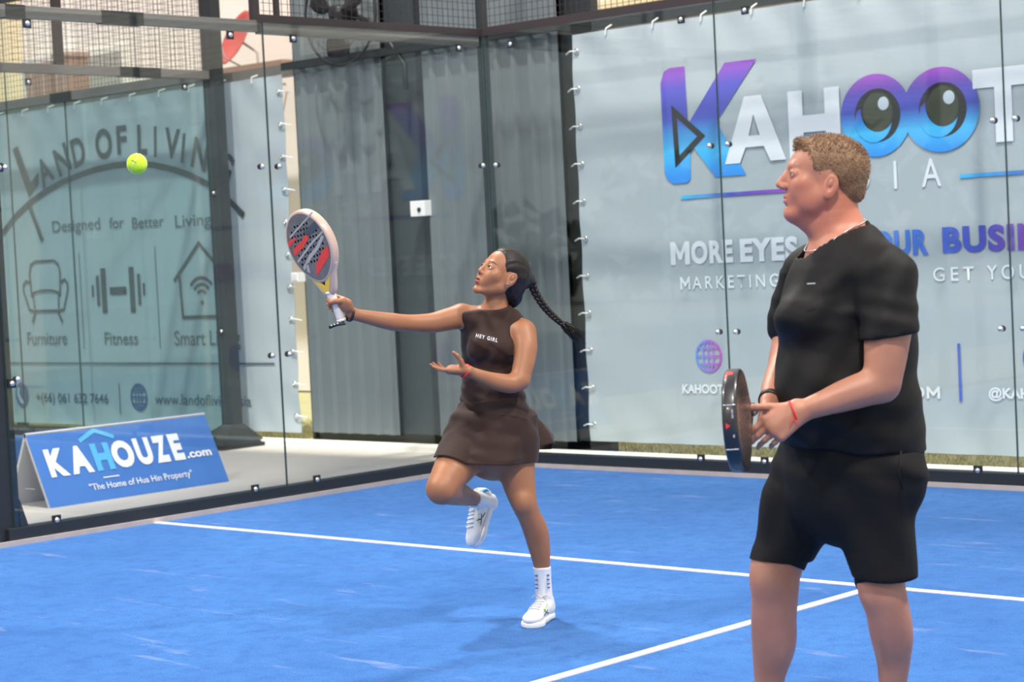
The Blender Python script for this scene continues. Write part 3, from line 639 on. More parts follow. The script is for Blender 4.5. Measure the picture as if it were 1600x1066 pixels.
# ------------------------------------------------------------------ implicit-surface body builder
def V(*a): return np.array(a,float)
def nrm(a): a=np.asarray(a,float); return a/np.linalg.norm(a)
class Body:
    """list of tapered limbs and ellipsoids blended into one continuous surface"""
    def __init__(s): s.ops=[]
    def rc(s,a,b,ra=None,rb=None,k=.012,sq=None,f=1.,sub=False):
        # a,b may be (x,y,z,r)
        a=list(a); b=list(b); ra=a[3] if ra is None else ra; rb=b[3] if rb is None else rb
        s.ops.append(('rc',V(*a[:3]),V(*b[:3]),ra,rb,k,None if sq is None else nrm(sq),f,sub)); return s
    def chain(s,pts,k=.012,sq=None,f=1.,n=4):
        """spline through (x,y,z,r) joints, one smooth tapering limb"""
        P=[V(*q) for q in pts]; Q=[]
        for i in range(len(P)-1):
            a,b,c,e=P[max(i-1,0)],P[i],P[i+1],P[min(i+2,len(P)-1)]
            for t in np.arange(n)/n: Q.append(.5*(2*b+(c-a)*t+(2*a-5*b+4*c-e)*t*t+(3*b-a-3*c+e)*t**3))
        Q.append(P[-1]); s.ops.append(('ch',Q,k,None if sq is None else nrm(sq),f,False)); return s
    def el(s,c,r,R=None,k=.01,sub=False):
        s.ops.append(('el',V(*c[:3]),V(*r),np.eye(3) if R is None else np.asarray(R,float),k,sub)); return s
    def bounds(s):
        lo=[];hi=[]
        for o in s.ops:
            if o[-1]: continue
            if o[0]=='ch':
                for q in o[1]: lo.append(q[:3]-q[3]); hi.append(q[:3]+q[3])
            elif o[0]=='rc':
                r=max(o[3],o[4]); lo.append(np.minimum(o[1],o[2])-r); hi.append(np.maximum(o[1],o[2])+r)
            else: r=o[2].max(); lo.append(o[1]-r); hi.append(o[1]+r)
        return np.min(lo,0)-.02,np.max(hi,0)+.02
    def eval(s,lo,hi,h,ops=None,infl=0.):
        n=np.ceil((np.array(hi)-lo)/h).astype(int)+1
        D=np.full(n,.08,np.float32); ax=[lo[i]+h*np.arange(n[i]) for i in range(3)]
        for o in (ops or s.ops):
            if o[0]=='ch':
                _,Q,k,sq,f,sub=o; q=np.array(Q); r=q[:,3].max()+k*2.2+.02+infl; blo=q[:,:3].min(0)-r; bhi=q[:,:3].max(0)+r
            elif o[0]=='rc':
                _,a,b,ra,rb,k,sq,f,sub=o; r=max(ra,rb)*(1/f if f<1 else 1)+k*2.2+.02+infl; blo=np.minimum(a,b)-r; bhi=np.maximum(a,b)+r
            else:
                _,c,rad,R,k,sub=o; r=rad.max()+k*2.2+.02+infl; blo=c-r; bhi=c+r
            i0=np.clip(np.floor((blo-lo)/h).astype(int),0,n); i1=np.clip(np.ceil((bhi-lo)/h).astype(int)+1,0,n)
            if (i1<=i0).any(): continue
            X,Y,Z=np.meshgrid(ax[0][i0[0]:i1[0]],ax[1][i0[1]:i1[1]],ax[2][i0[2]:i1[2]],indexing='ij')
            if o[0]=='ch':
                d=np.full(X.shape,9.)
                for q0,q1 in zip(Q[:-1],Q[1:]):
                    m=max(q0[3],q1[3])+k*2.2+.02+infl; j0=[];j1=[]
                    for c_,A_ in enumerate((ax[0][i0[0]:i1[0]],ax[1][i0[1]:i1[1]],ax[2][i0[2]:i1[2]])):
                        j0.append(int(np.searchsorted(A_,min(q0[c_],q1[c_])-m))); j1.append(int(np.searchsorted(A_,max(q0[c_],q1[c_])+m)))
                    w_=tuple(slice(j0[c_],j1[c_]) for c_ in range(3)); px_,py_,pz_=X[w_]-q0[0],Y[w_]-q0[1],Z[w_]-q0[2]
                    if px_.size==0: continue
                    ab=q1[:3]-q0[:3]
                    if sq is not None:
                        t=(px_*sq[0]+py_*sq[1]+pz_*sq[2])*(f-1); px_=px_+t*sq[0]; py_=py_+t*sq[1]; pz_=pz_+t*sq[2]; ab=ab+sq*(ab@sq)*(f-1)
                    L2=max(ab@ab,1e-9); t=np.clip((px_*ab[0]+py_*ab[1]+pz_*ab[2])/L2,0,1)
                    d[w_]=np.minimum(d[w_],np.sqrt((px_-t*ab[0])**2+(py_-t*ab[1])**2+(pz_-t*ab[2])**2)-(q0[3]+(q1[3]-q0[3])*t)-infl)
                d=np.minimum(d,.5)
            elif o[0]=='rc':
                px_,py_,pz_=X-a[0],Y-a[1],Z-a[2]; ab=b-a
                if sq is not None:
                    t=(px_*sq[0]+py_*sq[1]+pz_*sq[2])*(f-1); px_=px_+t*sq[0]; py_=py_+t*sq[1]; pz_=pz_+t*sq[2]
                    ab=ab+sq*(ab@sq)*(f-1)
                L2=max(ab@ab,1e-9); t=np.clip((px_*ab[0]+py_*ab[1]+pz_*ab[2])/L2,0,1)
                d=np.sqrt((px_-t*ab[0])**2+(py_-t*ab[1])**2+(pz_-t*ab[2])**2)-(ra+(rb-ra)*t)-infl
            else:
                P=np.stack([X-c[0],Y-c[1],Z-c[2]],-1)@R    # columns of R are the ellipsoid axes
                rr=rad+infl; q0=np.sqrt(((P/rr)**2).sum(-1)); q1=np.sqrt(((P/rr**2)**2).sum(-1))+1e-9
                d=q0*(q0-1)/q1
            sl=tuple(slice(i0[i],i1[i]) for i in range(3)); E=D[sl]
            if sub: hh=np.clip(.5-.5*(E+d)/max(k,1e-5),0,1); D[sl]=E*(1-hh)-d*hh+k*hh*(1-hh)
            else: hh=np.clip(.5+.5*(E-d)/max(k,1e-5),0,1); D[sl]=E*(1-hh)+d*hh-k*hh*(1-hh)
        return D,ax
def surface_nets(D,ax,h):
    n=D.shape; ins=D<0
    c=np.zeros((n[0]-1,n[1]-1,n[2]-1),np.int8); offs=[(i,j,k) for i in (0,1) for j in (0,1) for k in (0,1)]
    for o in offs: c+=ins[o[0]:n[0]-1+o[0],o[1]:n[1]-1+o[1],o[2]:n[2]-1+o[2]]
    act=np.argwhere((c>0)&(c<8)); idx=-np.ones(c.shape,np.int64); idx[tuple(act.T)]=np.arange(len(act))
    vals=np.stack([D[act[:,0]+o[0],act[:,1]+o[1],act[:,2]+o[2]] for o in offs],1)
    O=np.array(offs,float); s=np.zeros((len(act),3)); cnt=np.zeros(len(act))
    for a in range(8):
        for b in range(a+1,8):
            if np.abs(O[a]-O[b]).sum()!=1: continue
            va,vb=vals[:,a],vals[:,b]; m=(va<0)!=(vb<0); t=np.where(m,va/np.where(m,va-vb,1),0)
            s+=np.where(m[:,None],O[a]+t[:,None]*(O[b]-O[a]),0); cnt+=m
    v=(act+s/cnt[:,None])*h+np.array([ax[0][0],ax[1][0],ax[2][0]])
    F=[]
    for d in range(3):
        e=[0,0,0]; e[d]=1; A=ins[:n[0]-e[0],:n[1]-e[1],:n[2]-e[2]]; Bb=ins[e[0]:,e[1]:,e[2]:]
        u,w_=[(1,2),(2,0),(0,1)][d]
        q=np.argwhere(A!=Bb); ok=(q[:,u]>0)&(q[:,w_]>0)&(q[:,u]<n[u]-1)&(q[:,w_]<n[w_]-1); q=q[ok]
        fl=A[tuple(q.T)]
        def at(du,dw):
            p=q.copy(); p[:,u]-=du; p[:,w_]-=dw; return idx[tuple(p.T)]
        quad=np.stack([at(1,1),at(0,1),at(0,0),at(1,0)],1); quad[~fl]=quad[~fl][:,::-1]; F.append(quad)
    F=np.concatenate(F); F=F[(F>=0).all(1)]
    return v,F
def np_mesh(name,v,f,m,parent=None,smooth=True,tint=None):
    me=bpy.data.meshes.new(name); me.vertices.add(len(v)); me.vertices.foreach_set('co',np.asarray(v,np.float32).ravel())
    me.loops.add(f.size); me.loops.foreach_set('vertex_index',f.astype(np.int32).ravel())
    me.polygons.add(len(f)); me.polygons.foreach_set('loop_start',np.arange(0,f.size,f.shape[1],dtype=np.int32)); me.update(calc_edges=True); me.validate()
    o=link(name,me,m,parent,smooth)
    if tint is not None:
        at=me.color_attributes.new('tint','FLOAT_COLOR','POINT'); c=np.ones((len(v),4),np.float32); c[:,:3]=tint; at.data.foreach_set('color',c.ravel())
    return o
def clean(v,f):
    used=np.unique(f); mp=-np.ones(len(v),np.int64); mp[used]=np.arange(len(used)); return v[used],mp[f]
def smooth_mesh(v,f,it=2,lam=.5):
    for _ in range(it):
        s=np.zeros_like(v); c=np.zeros(len(v))
        for a,b in ((0,1),(1,2),(2,3),(3,0)):
            np.add.at(s,f[:,a],v[f[:,b]]); np.add.at(s,f[:,b],v[f[:,a]]); np.add.at(c,f[:,a],1); np.add.at(c,f[:,b],1)
        v=v+lam*(s/np.maximum(c,1)[:,None]-v)
    return v
def build_body(name,B_,m,parent,h,fine=(),tintf=None,post=None):
    """coarse body plus finer blocks [(lo,hi,h)] for head and hands; all in one mesh"""
    lo,hi=B_.bounds(); D,ax=B_.eval(lo,hi,h)
    if post: D=post(D,ax)
    v,f=surface_nets(D,ax,h); v=smooth_mesh(v,f,2)
    cen=v[f].mean(1); keep=np.ones(len(f),bool)
    for flo,fhi,fh in fine:
        keep&=~((cen>np.array(flo)+h*.9)&(cen<np.array(fhi)-h*.9)).all(1)
    v,f=clean(v,f[keep]); vs=[v]; fs=[f]; k=len(v)
    for flo,fhi,fh in fine:
        flo=np.array(flo); fhi=np.array(fhi); D,ax=B_.eval(flo,fhi,fh)
        if post: D=post(D,ax)
        v2,f2=surface_nets(D,ax,fh); v2=smooth_mesh(v2,f2,1)
        if len(v2)==0: continue
        vs.append(v2); fs.append(f2+k); k+=len(v2)
    v=np.concatenate(vs); f=np.concatenate(fs)
    return np_mesh(name,v,f,m,parent,True,None if tintf is None else tintf(v))
def cloth_body(name,B_,m,parent,h,post,infl=0.):
    lo,hi=B_.bounds(); lo-=infl+.01; hi+=infl+.01; D,ax=B_.eval(lo,hi,h,infl=infl)
    G=np.meshgrid(*ax,indexing='ij'); D=post(D,*G).astype(np.float32); v,f=surface_nets(D,ax,h); v=smooth_mesh(v,f,1)
    return np_mesh(name,v,f,m,parent,True)
def smax(a,b,k=.004): hh=np.clip(.5-.5*(a-b)/k,0,1); return a*(1-hh)+b*hh+k*hh*(1-hh)
def sampler(B_,h=.008):
    lo,hi=B_.bounds(); lo-=.03; hi+=.03; D,ax=B_.eval(lo,hi,h); G=np.stack(np.gradient(D,h),-1)
    def f(P):
        q=(P-lo)/h; i=np.clip(q.astype(int),0,np.array(D.shape)-2); t=np.clip(q-i,0,1); d=0; g=0
        for a in (0,1):
            for b in (0,1):
                for c in (0,1):
                    w_=np.abs(1-a-t[:,0])*np.abs(1-b-t[:,1])*np.abs(1-c-t[:,2]); j=(i[:,0]+a,i[:,1]+b,i[:,2]+c); d=d+w_*D[j]; g=g+w_[:,None]*G[j]
        return d,g/(np.linalg.norm(g,axis=1)[:,None]+1e-6)
    return f
def push_out(o,f,gap,it=4,gf=None):
    co=np.zeros(len(o.data.vertices)*3,np.float32); o.data.vertices.foreach_get('co',co); P=co.reshape(-1,3).astype(float)
    for _ in range(it):
        d,g=f(P); G_=np.full(len(P),gap) if gf is None else gf(P); m=d<G_; P[m]+=g[m]*(G_-d)[m][:,None]
    o.data.vertices.foreach_set('co',P.astype(np.float32).ravel()); o.data.update()
class Frame:
    """local frame: f forward, l left, u up"""
    def __init__(s,c,f,u,sc=1.):
        s.c=V(*c[:3]); s.f=nrm(f); u=np.asarray(u,float); s.l=nrm(np.cross(u,s.f)); s.u=np.cross(s.f,s.l); s.s=sc; s.R=np.stack([s.f,s.l,s.u],1)
    def mirror(s): s.l=-s.l; s.R=np.stack([s.f,s.l,s.u],1); return s
    def p(s,x,y,z): return s.c+s.s*(s.f*x+s.l*y+s.u*z)
    def inv(s,P): return ((P-s.c)@s.R)/s.s
def head(B_,F,male=True):
    s=F.s; E=lambda c,r,k=.012,sub=False,R=None: B_.el(F.p(*c),np.array(r)*s,F.R if R is None else R,k*s,sub)
    R_=lambda a,ra,b,rb,k=.01,sub=False: B_.rc(F.p(*a),F.p(*b),ra*s,rb*s,k*s,sub=sub)
    if male: E((-.016,0,.030),(.103,.077,.077)); E((-.045,0,.020),(.073,.070,.070),.02)
    else: E((-.012,0,.036),(.100,.077,.087)); E((-.040,0,.022),(.070,.070,.075),.02)
    E((.032,0,-.030),(.060,.057,.078),.02)
    w=.050 if male else .044
    for sg in (1,-1):
        R_((.002,sg*w,-.058),.022 if male else .017,(.070,sg*.014,-.100),.017 if male else .013,.02)
        R_((.000,sg*(w+.004),-.05),.020,(-.005,sg*.056,.0),.022,.02)
        E((.055,sg*.040,-.022),(.027,.024,.024),.018)
        E((.0665,sg*.030,-.040),(.020,.018,.030),.018)
    E((.079,0,-.103),(.016,.020,.015),.012)
    R_((.080,-.028,.024),.011 if male else .008,(.080,.028,.024),.011 if male else .008,.016)
    E((.074,0,-.064),(.022,.030,.026),.014)
    for sg in (1,-1): E((.098,sg*.0335,.004),(.0165,.0155,.012),.010,True)
    n=.116 if male else .106
    R_((.086,0,.014),.0095,(n-.004,0,-.020),.0085,.010); E((n-.004,0,-.0265),(.0105,.0105,.009),.006)
    if male: E((.084,0,-.014),(.020,.0150,.024),.010)
    for sg in (1,-1):
        E((n-.014,sg*.0115,-.031),(.011,.0075,.0085),.005); E((n-.010,sg*.006,-.0395),(.005,.0032,.004),.003,True)
    # lips
    fr=.0945 if male else .095; t=.0055 if male else .0075
    for sg in (1,-1):
        R_((fr,sg*.004,-.0575),t,(fr-.011,sg*.021,-.0625),t*.55,.004); R_((fr-.001,sg*.004,-.0705),t*1.12,(fr-.012,sg*.020,-.0655),t*.6,.004)
    E((fr+.003,0,-.0640),(.010,.019,.0011 if male else .0035),.002,True)
    E((fr-.006,0,-.083),(.010,.016,.005),.006,True)
    # eyelids and eyes hollow
    for sg in (1,-1):
        E((.0765,sg*.031,.0045),(.0165,.0185,.0150),.004)
        E((.090,sg*.031,.0025),(.012,.0145,.0056 if not male else .0036),.002,True)
    # ears
    for sg in (1,-1):
        a=F.R@np.array([[.97,0,-.24],[0,1,0],[.24,0,.97]])
        ex=.081; ez=-.022 if male else 0.; E((-.012,sg*ex,-.006+ez),(.019,.0075,.033),.004,R=a); E((-.007,sg*(ex+.008),.001+ez),(.0125,.0090,.022),.0015,True,a)
        E((-.010,sg*(ex+.001),.004+ez),(.006,.005,.012),.003,R=a); E((-.004,sg*(ex-.002),-.030+ez),(.010,.007,.010),.006,R=a)
def eyes(F,parent,iris=(.05,.025,.015),gaze=(1,0,0)):
    for sg in (1,-1):
        c=F.p(.0755,sg*.031,.0030); g=nrm(F.R@nrm(gaze)); s=F.s
        mb=MB(); r=.0142*s
        mb.lathe(c,g,[(-r*math.cos(a),max(r*math.sin(a),.0001)) for a in np.linspace(0,PI,14)],18); e=mb.build('eyeball',mat('eye_white',(.72,.70,.68),.2),parent,True)
        q=c+g*r*.93; MB().lathe(q,g,[(0,.0068*s),(.0012*s,.005*s),(.0016*s,.0001)],16).build('iris',mat('iris_%d'%int(iris[0]*1000),iris,.1),e,True)
def fingers(B_,F,curls,lens=(.072,.080,.074,.058),spread=(.06,.0,-.05,-.12),thumb=((.25,-.1,1.),(.9,.0,.5)),rad=.0085,sc=1.,k=.004,gap=.021,palm=.090,tl=(.046,.036,.030)):
    """F: f = wrist to knuckles, l = towards the thumb side, u = back of the hand"""
    P=lambda x,y,z: F.c+sc*(F.f*x+F.l*y+F.u*z)
    kn=[]
    for i,yy in enumerate((1.5,.5,-.5,-1.5)):
        y=yy*gap; x=palm-(.0,.0,.004,.012)[i]-(.004 if i==0 else 0)
        B_.rc(P(-.005,y*.55,0),P(x,y,.002),.0165*sc,.0125*sc,.014*sc); kn.append((x,y,.002))
    B_.rc(P(.02,0,-.004),P(palm*.8,0,-.004),.020*sc,.018*sc,.02*sc)
    tips=[]
    for i in range(4):
        p=np.array(kn[i]); ang=0; L=lens[i]; sp=spread[i]; r=rad*(1-.06*i)
        for j,(q,c) in enumerate(zip((.46,.30,.24),curls[i])):
            ang+=c; d=np.array([math.cos(ang)*math.cos(sp),math.sin(sp)*math.cos(ang),-math.sin(ang)]); p2=p+d*L*q
            B_.rc(P(*p),P(*p2),r*sc*(1-.10*j),r*sc*(.92-.12*j),k*sc); p=p2
        tips.append((P(*p),F.R@d))
    p=np.array([.016,gap*1.15,-.006]); 
    dirs=[nrm(thumb[0]),nrm(thumb[1])]; dirs=[dirs[0],dirs[0]*.5+dirs[1]*.5,dirs[1]]
    for j,(L,d) in enumerate(zip(tl,dirs)):
        d=nrm(d); p2=p+d*L; B_.rc(P(*p),P(*p2),(.0145,.0108,.0098)[j]*sc,(.0112,.0100,.0080)[j]*sc,(.010 if j==0 else .004)*sc); p=p2
    tips.append((P(*p),F.R@d)); return tips
def nails(tips,F,parent,m,sc=1.):
    for t,d in tips:
        pass
SKIN_W=mat('skin_tan',(.36,.15,.07),.48,noise=(14,4,.45,(.29,.115,.052)),attr=((.30,.055,.06),(.03,.02,.018),(.52,.19,.12)),bump=(260,.12,.0012),sss=.12,coat=.0)
SKIN_M=mat('skin_ruddy',(.45,.205,.13),.5,noise=(16,4,.5,(.38,.145,.09)),attr=((.42,.13,.11),(.27,.15,.085),(.52,.15,.095)),bump=(240,.15,.0014),sss=.12)
def shoe(parent,name,heel,toe,up,sc=1.,body=(.80,.80,.80),accent=(.55,.85,.15),markc=(.03,.03,.035)):
    """sports shoe: local frame f = heel to toe, u = sole to ankle; length .27*sc"""
    heel=V(*heel); toe=V(*toe); f=nrm(toe-heel); F=Frame(heel,f,up,sc); R=F.R
    t=empty(name,parent=parent)
    b=Body(); P=F.p; E=lambda c,r,k=.02,sub=False: b.el(P(*c),np.array(r)*sc,R,k*sc,sub)
    E((.045,0,.050),(.050,.036,.044)); E((.21,.003,.034),(.060,.043,.030)); E((.13,0,.045),(.085,.038,.040)); b.rc(P(.05,0,.045),P(.045,0,.088),.036*sc,.034*sc,.02*sc); b.rc(P(.08,0,.06),P(.10,0,.072),.032*sc,.024*sc,.02*sc)
    E((.048,0,.112),(.036,.025,.03),.008,True)
    def post(D,X,Y,Z):
        W=(X-F.c[0])*F.u[0]+(Y-F.c[1])*F.u[1]+(Z-F.c[2])*F.u[2]; return smax(D,.020*sc-W,.003)
    cloth_body('upper',b,mat(name+'_upper',body,.5,noise=(60,3,.25,(.68,.70,.70)),bump=(160,.3,.002)),t,.0035,post)
    s=Body(); s.rc(P(.045,0,.012),P(.12,0,.012),.040*sc,.036*sc,.02*sc); s.rc(P(.12,0,.012),P(.205,.003,.012),.036*sc,.047*sc,.02*sc); s.rc(P(.205,.003,.012),P(.225,.002,.012),.047*sc,.042*sc,.02*sc)
    def posts(D,X,Y,Z):
        A=(X-F.c[0])*F.f[0]+(Y-F.c[1])*F.f[1]+(Z-F.c[2])*F.f[2]; W=(X-F.c[0])*F.u[0]+(Y-F.c[1])*F.u[1]+(Z-F.c[2])*F.u[2]; hh=.025*sc+.0012*A*0; return smax(smax(D,W-hh,.004),-W,.003)
    so=cloth_body('sole',s,mat(name+'_sole',(.84,.84,.82),.45),t,.0035,posts)
    sm_=sampler(b,.004)
    def on(pts,g):      # lay points on the upper at height g above it
        Q=np.array([P(*q) for q in pts])
        for _ in range(8): d_,n_=sm_(Q); Q=Q-n_*(d_-g)[:,None]
        return [tuple(q) for q in Q]
    def row(x,w_,dx,z=.085): return [(x+dx*(1-abs(u)),u*w_,z) for u in np.linspace(-1,1,9)]
    la=MB()
    for k in range(6):
        la.tube(on(row(.100+.017*k,.021-.0008*k,.006,.095-.007*k),.0022*sc),.0030*sc,6)
    la.tube([P(.098,.0,.100),P(.088,.022,.112),P(.092,.040,.100),P(.104,.012,.100)],.0024*sc,6).tube([P(.098,.0,.100),P(.080,-.028,.112),P(.094,-.044,.098)],.0024*sc,6)
    la.build('lace',mat('lace_white',(.62,.63,.64),.7),t,True)
    for sg in (1,-1):
        for k in range(4):
            x=.108+.017*k; ms=MB().tube(on([(x+.004-.004*u,sg*(.026+.012*u),.075-.007*k) for u in np.linspace(0,1,5)],.0004),.0034*sc,6); ms.build('accent_stripe',mat('shoe_accent',accent,.4),t,True)
    # side mark: three slender strokes
    for sg in (1,-1):
        L_=lambda a,c: on([tuple(np.array(a)*(1-u)+np.array(c)*u) for u in np.linspace(0,1,6)],.0002)
        mk=MB()
        for a_,c_ in (((.105,sg*.045,.036),(.140,sg*.045,.046)),((.140,sg*.045,.046),(.172,sg*.045,.038)),((.140,sg*.045,.046),(.158,sg*.036,.066)),((.140,sg*.045,.046),(.118,sg*.040,.056))): mk.tube(L_(a_,c_),[.0012*sc,.0022*sc,.0024*sc,.0022*sc,.0016*sc,.0008*sc],6)
        mk.build('side_mark',mat('shoe_mark',markc,.4),t,True)
    tg=Body(); tg.rc(P(.083,-.010,.092),P(.083,.010,.092),.010*sc,.010*sc,.01); tg.rc(P(.080,0,.09),P(.073,0,.118),.014*sc,.012*sc,.01); cloth_body('tongue',tg,mat('tongue_white',(.70,.71,.71),.7),t,.0035,lambda D,X,Y,Z:D)
    return t,F
def band(parent,name,c,axis,r,w_,m,n=32,th=.003,flat=1.):
    a=nrm(axis); c=V(*c[:3]); up=V(0,0,1) if abs(a[2])<.9 else V(1,0,0); x=nrm(np.cross(a,up)); y=np.cross(a,x)
    mb=MB(); v=[];f=[]
    prof=((r,-w_/2),(r+th,-w_/2),(r+th,w_/2),(r,w_/2))
    for i in range(n):
        t=2*PI*i/n
        for rr,d in prof: v.append(c+a*d+(x*math.cos(t)+y*math.sin(t)*flat)*rr)
    for i in range(n):
        j=(i+1)%n
        for q in range(4): f.append((i*4+q,j*4+q,j*4+(q+1)%4,i*4+(q+1)%4))
    return from_vf(name,v,f,m,parent,True)

# ------------------------------------------------------------------ woman, lunging on one leg (local frame: x right, y away from camera, z up)
WO_=(4.24,-4.33,0); 
wm=tag(empty('person',WO_,-(-0.748123)),'woman in a brown sleeveless sports dress, on one leg, reaching up for the ball','person')
b=Body()
ch=nrm(V(-.50,-.86,0))      # chest direction
# torso
SH_R=(-0.2618,0.03,1.2478,0.0489); SH_L=(-0.0213,-0.02,1.1708,0.0537)
NB=(-0.1269,0.02,1.2671,0.0437); CH=(-0.1534,0.03,1.1495,0.1183); RIB=(-0.1632,0.03,1.0571,0.108); WA=(-0.1551,0.02,0.9592,0.1156); HP=(-0.151,0.02,0.835,0.1464); PV=(-0.161,0.02,0.7372,0.1593)
b.chain([CH,RIB,WA],.03,ch,1.45); b.chain([WA,HP,PV],.03,ch,1.35)
b.rc((-0.2089,0.03,1.2245,0.0566),(-0.0687,0.03,1.1943,0.0617),k=.03); b.rc((-0.1871,-0.035,1.1285,0.051),(-0.1981,-0.035,1.1136,0.0408),k=.03); b.rc((-0.1087,-0.055,1.1102,0.0509),(-0.1168,-0.055,1.1004,0.0407),k=.03)
b.rc(SH_R,(-0.201,0.03,1.2293,0.0514),k=.02); b.rc(SH_L,(-0.0614,0.01,1.187,0.0513),k=.02)
b.rc(NB,(-0.1876,0.03,1.2389,0.0334),k=.02); b.rc(NB,(-0.06,0.03,1.2145,0.036),k=.02)
# neck
b.chain([(-0.1224,0.01,1.2518,0.0513),(-0.1173,0.015,1.3028,0.0475),(-0.0997,0.02,1.3481,0.0488)],.014)
# right arm reaching to the racket
WR=(-0.6787,-0.22,1.284,0.0224)
b.chain([SH_R,(-0.3233,0,1.2364,0.0448),(-0.3868,-0.03,1.2277,0.0396),(-0.471,-0.08,1.2337,0.0343),(-0.5337,-0.13,1.2436,0.0353),(-0.6101,-0.18,1.2642,0.0288),WR],.012)
# left arm, elbow low, palm up
EL=(-0.0411,-0.12,0.9883,0.0391); WL=(-0.2412,-0.24,1.0409,0.0224)
b.chain([SH_L,(-0.0113,-0.06,1.1209,0.0483),(-0.0197,-0.09,1.0591,0.0431),EL],.014); b.chain([EL,(-0.0797,-0.14,0.9763,0.039),(-0.1467,-0.18,0.9948,0.0326),(-0.2002,-0.22,1.0201,0.0249),WL],.012)
# standing leg (her left)
b.chain([(-0.0735,0,0.7347,0.0897),(-0.0732,-0.02,0.6386,0.0767),(-0.0619,-0.03,0.5567,0.0638),(-0.0474,-0.045,0.4882,0.0522),(-0.0293,-0.03,0.4364,0.0472),(-0.0065,0,0.3692,0.05),(0.0056,0.02,0.293,0.0437),(0.0122,0.035,0.2122,0.0322),(0.0141,0.045,0.14,0.0296),(0.0161,0.05,0.0737,0.0309)],.016)
b.el((-0.055,-0.08,0.4956,0.0025),(.035,.03,.042),k=.02)
# bent leg (her right): thigh forward, shin folded back
KN=(-0.3682,-0.2,0.5817,0.06)
b.chain([(-0.2509,0,0.7383,0.0974),(-0.301,-0.09,0.6728,0.0862),(-0.3423,-0.16,0.6213,0.0703),KN],.018); b.chain([KN,(-0.3316,-0.12,0.5551,0.0492),(-0.3,0,0.5314,0.0448),(-0.2595,0.1,0.5016,0.0324),(-0.2227,0.2,0.4795,0.0276)],.014)
# head: turned left and up
HF=Frame((-0.0945,0,1.3995,0.0026),(-.74,-.46,.50),(.44,.16,.88),.94)
head(b,HF,False)
# right hand around the handle
GRIP0=V(*(-0.7803,-0.255,1.3795)); GRIP1=V(*(-0.721,-0.235,1.2641)); ga=nrm(GRIP1-GRIP0)
hf=nrm(V(-.80,.52,.22)); hl_=-ga; hu=nrm(np.cross(hf,hl_)); G0=V(*(-0.7495,-0.245,1.3206)); HRs=.82
HR=Frame(G0-HRs*(hf*.060-hu*.034),hf,hu,HRs)
b.rc(WR,HR.p(.02,0,0),.021,.021,.012)
tw=fingers(b,HR,((.95,1.15,.9),(1.0,1.2,.9),(1.0,1.2,.95),(1.0,1.2,.95)),thumb=((.42,.25,-.85),(.75,-.60,.55)),tl=(.040,.030,.022),rad=.0098,sc=HRs,gap=.0205,palm=.074,spread=(.03,0,-.02,-.04))
# left hand open, palm up
HL=Frame(V(*(-0.2461,-0.242,1.0425)),nrm(V(-.97,-.18,.10)),nrm(V(-.14,-.10,-.98)),.86).mirror()
fingers(b,HL,((.02,.20,.14),(.10,.26,.18),(.20,.32,.22),(.32,.38,.26)),spread=(.04,0,-.03,-.05),thumb=((.40,.35,-.85),(.80,.10,-.60)),sc=.90,gap=.0195,palm=.084,tl=(.040,.028,.022),rad=.0090)
def tint_w(v):
    q=HF.inv(v); t=np.zeros((len(v),3),np.float32)
    m=np.exp(-(((q[:,0]-.098)/.016)**2+(q[:,1]/.021)**2+((q[:,2]+.064)/.0115)**2)**2); t[:,0]=np.clip(m*1.2,0,1)*.8
    for sg in (1,-1):
        br=np.exp(-(((q[:,1]-sg*.031)/.017)**2+((q[:,2]-.0245-.004*np.cos((q[:,1]-sg*.031)*90))/.0032)**2)**2)*(q[:,0]>.05); t[:,1]=np.maximum(t[:,1],np.clip(br*1.2,0,1)*.95)
        ls=np.exp(-(((q[:,1]-sg*.031)/.0145)**2+((q[:,2]-.0085)/.0022)**2)**2)*(q[:,0]>.05); t[:,1]=np.maximum(t[:,1],ls*.85)
    return t
bx=lambda c,r: (np.array(c)-r,np.array(c)+r)
hb=bx(HF.p(0,0,0),.165); h1=bx(V(*(-0.753,-0.24,1.3107)),.10); h2=bx(V(*(-0.3242,-0.25,1.0705)),.105)
build_body('body',b,SKIN_W,wm,.0062,[(*hb,.0026),(*h1,.0024),(*h2,.0024)],tint_w)
eyes(HF,wm,(.03,.015,.01),(1,.05,.12))
# dress top: torso surface grown by a few millimetres, cut at arm holes and collar
d=Body()
d.chain([CH,RIB,WA],.03,ch,1.45); d.chain([WA,HP,(-0.1531,0.02,0.7937,0.1541)],.03,ch,1.35)
d.rc((-0.2089,0.03,1.2245,0.0566),(-0.0687,0.03,1.1943,0.0617),k=.03); d.rc((-0.1871,-0.035,1.1285,0.051),(-0.1981,-0.035,1.1136,0.0408),k=.03); d.rc((-0.1087,-0.055,1.1102,0.0509),(-0.1168,-0.055,1.1004,0.0407),k=.03)
d.rc((-0.2467,0.03,1.2418,0.0437),(-0.201,0.03,1.2293,0.0514),k=.02); d.rc((-0.0412,0,1.1813,0.0487),(-0.0614,0.01,1.187,0.0513),k=.02)
d.rc(NB,(-0.1876,0.03,1.2389,0.0334),k=.02); d.rc(NB,(-0.06,0.03,1.2145,0.036),k=.02); d.rc((-0.1227,0.012,1.2466,0.0526),(-0.1199,0.013,1.2773,0.05),k=.012)
def unit(p,q): return nrm(V(*q)-V(*p))
cuts=[(V(*(-0.2875,0,1.2346)),unit((-0.188,0,1.2219),(-0.2845,0,1.2421))),(V(*(-0.024,0,1.165)),unit((-0.0878,0,1.1733),(-0.0062,-0.02,1.1649))),
      (V(*(-0.121,0.012,1.2812)),nrm(V(-.06,-.25,1)))]
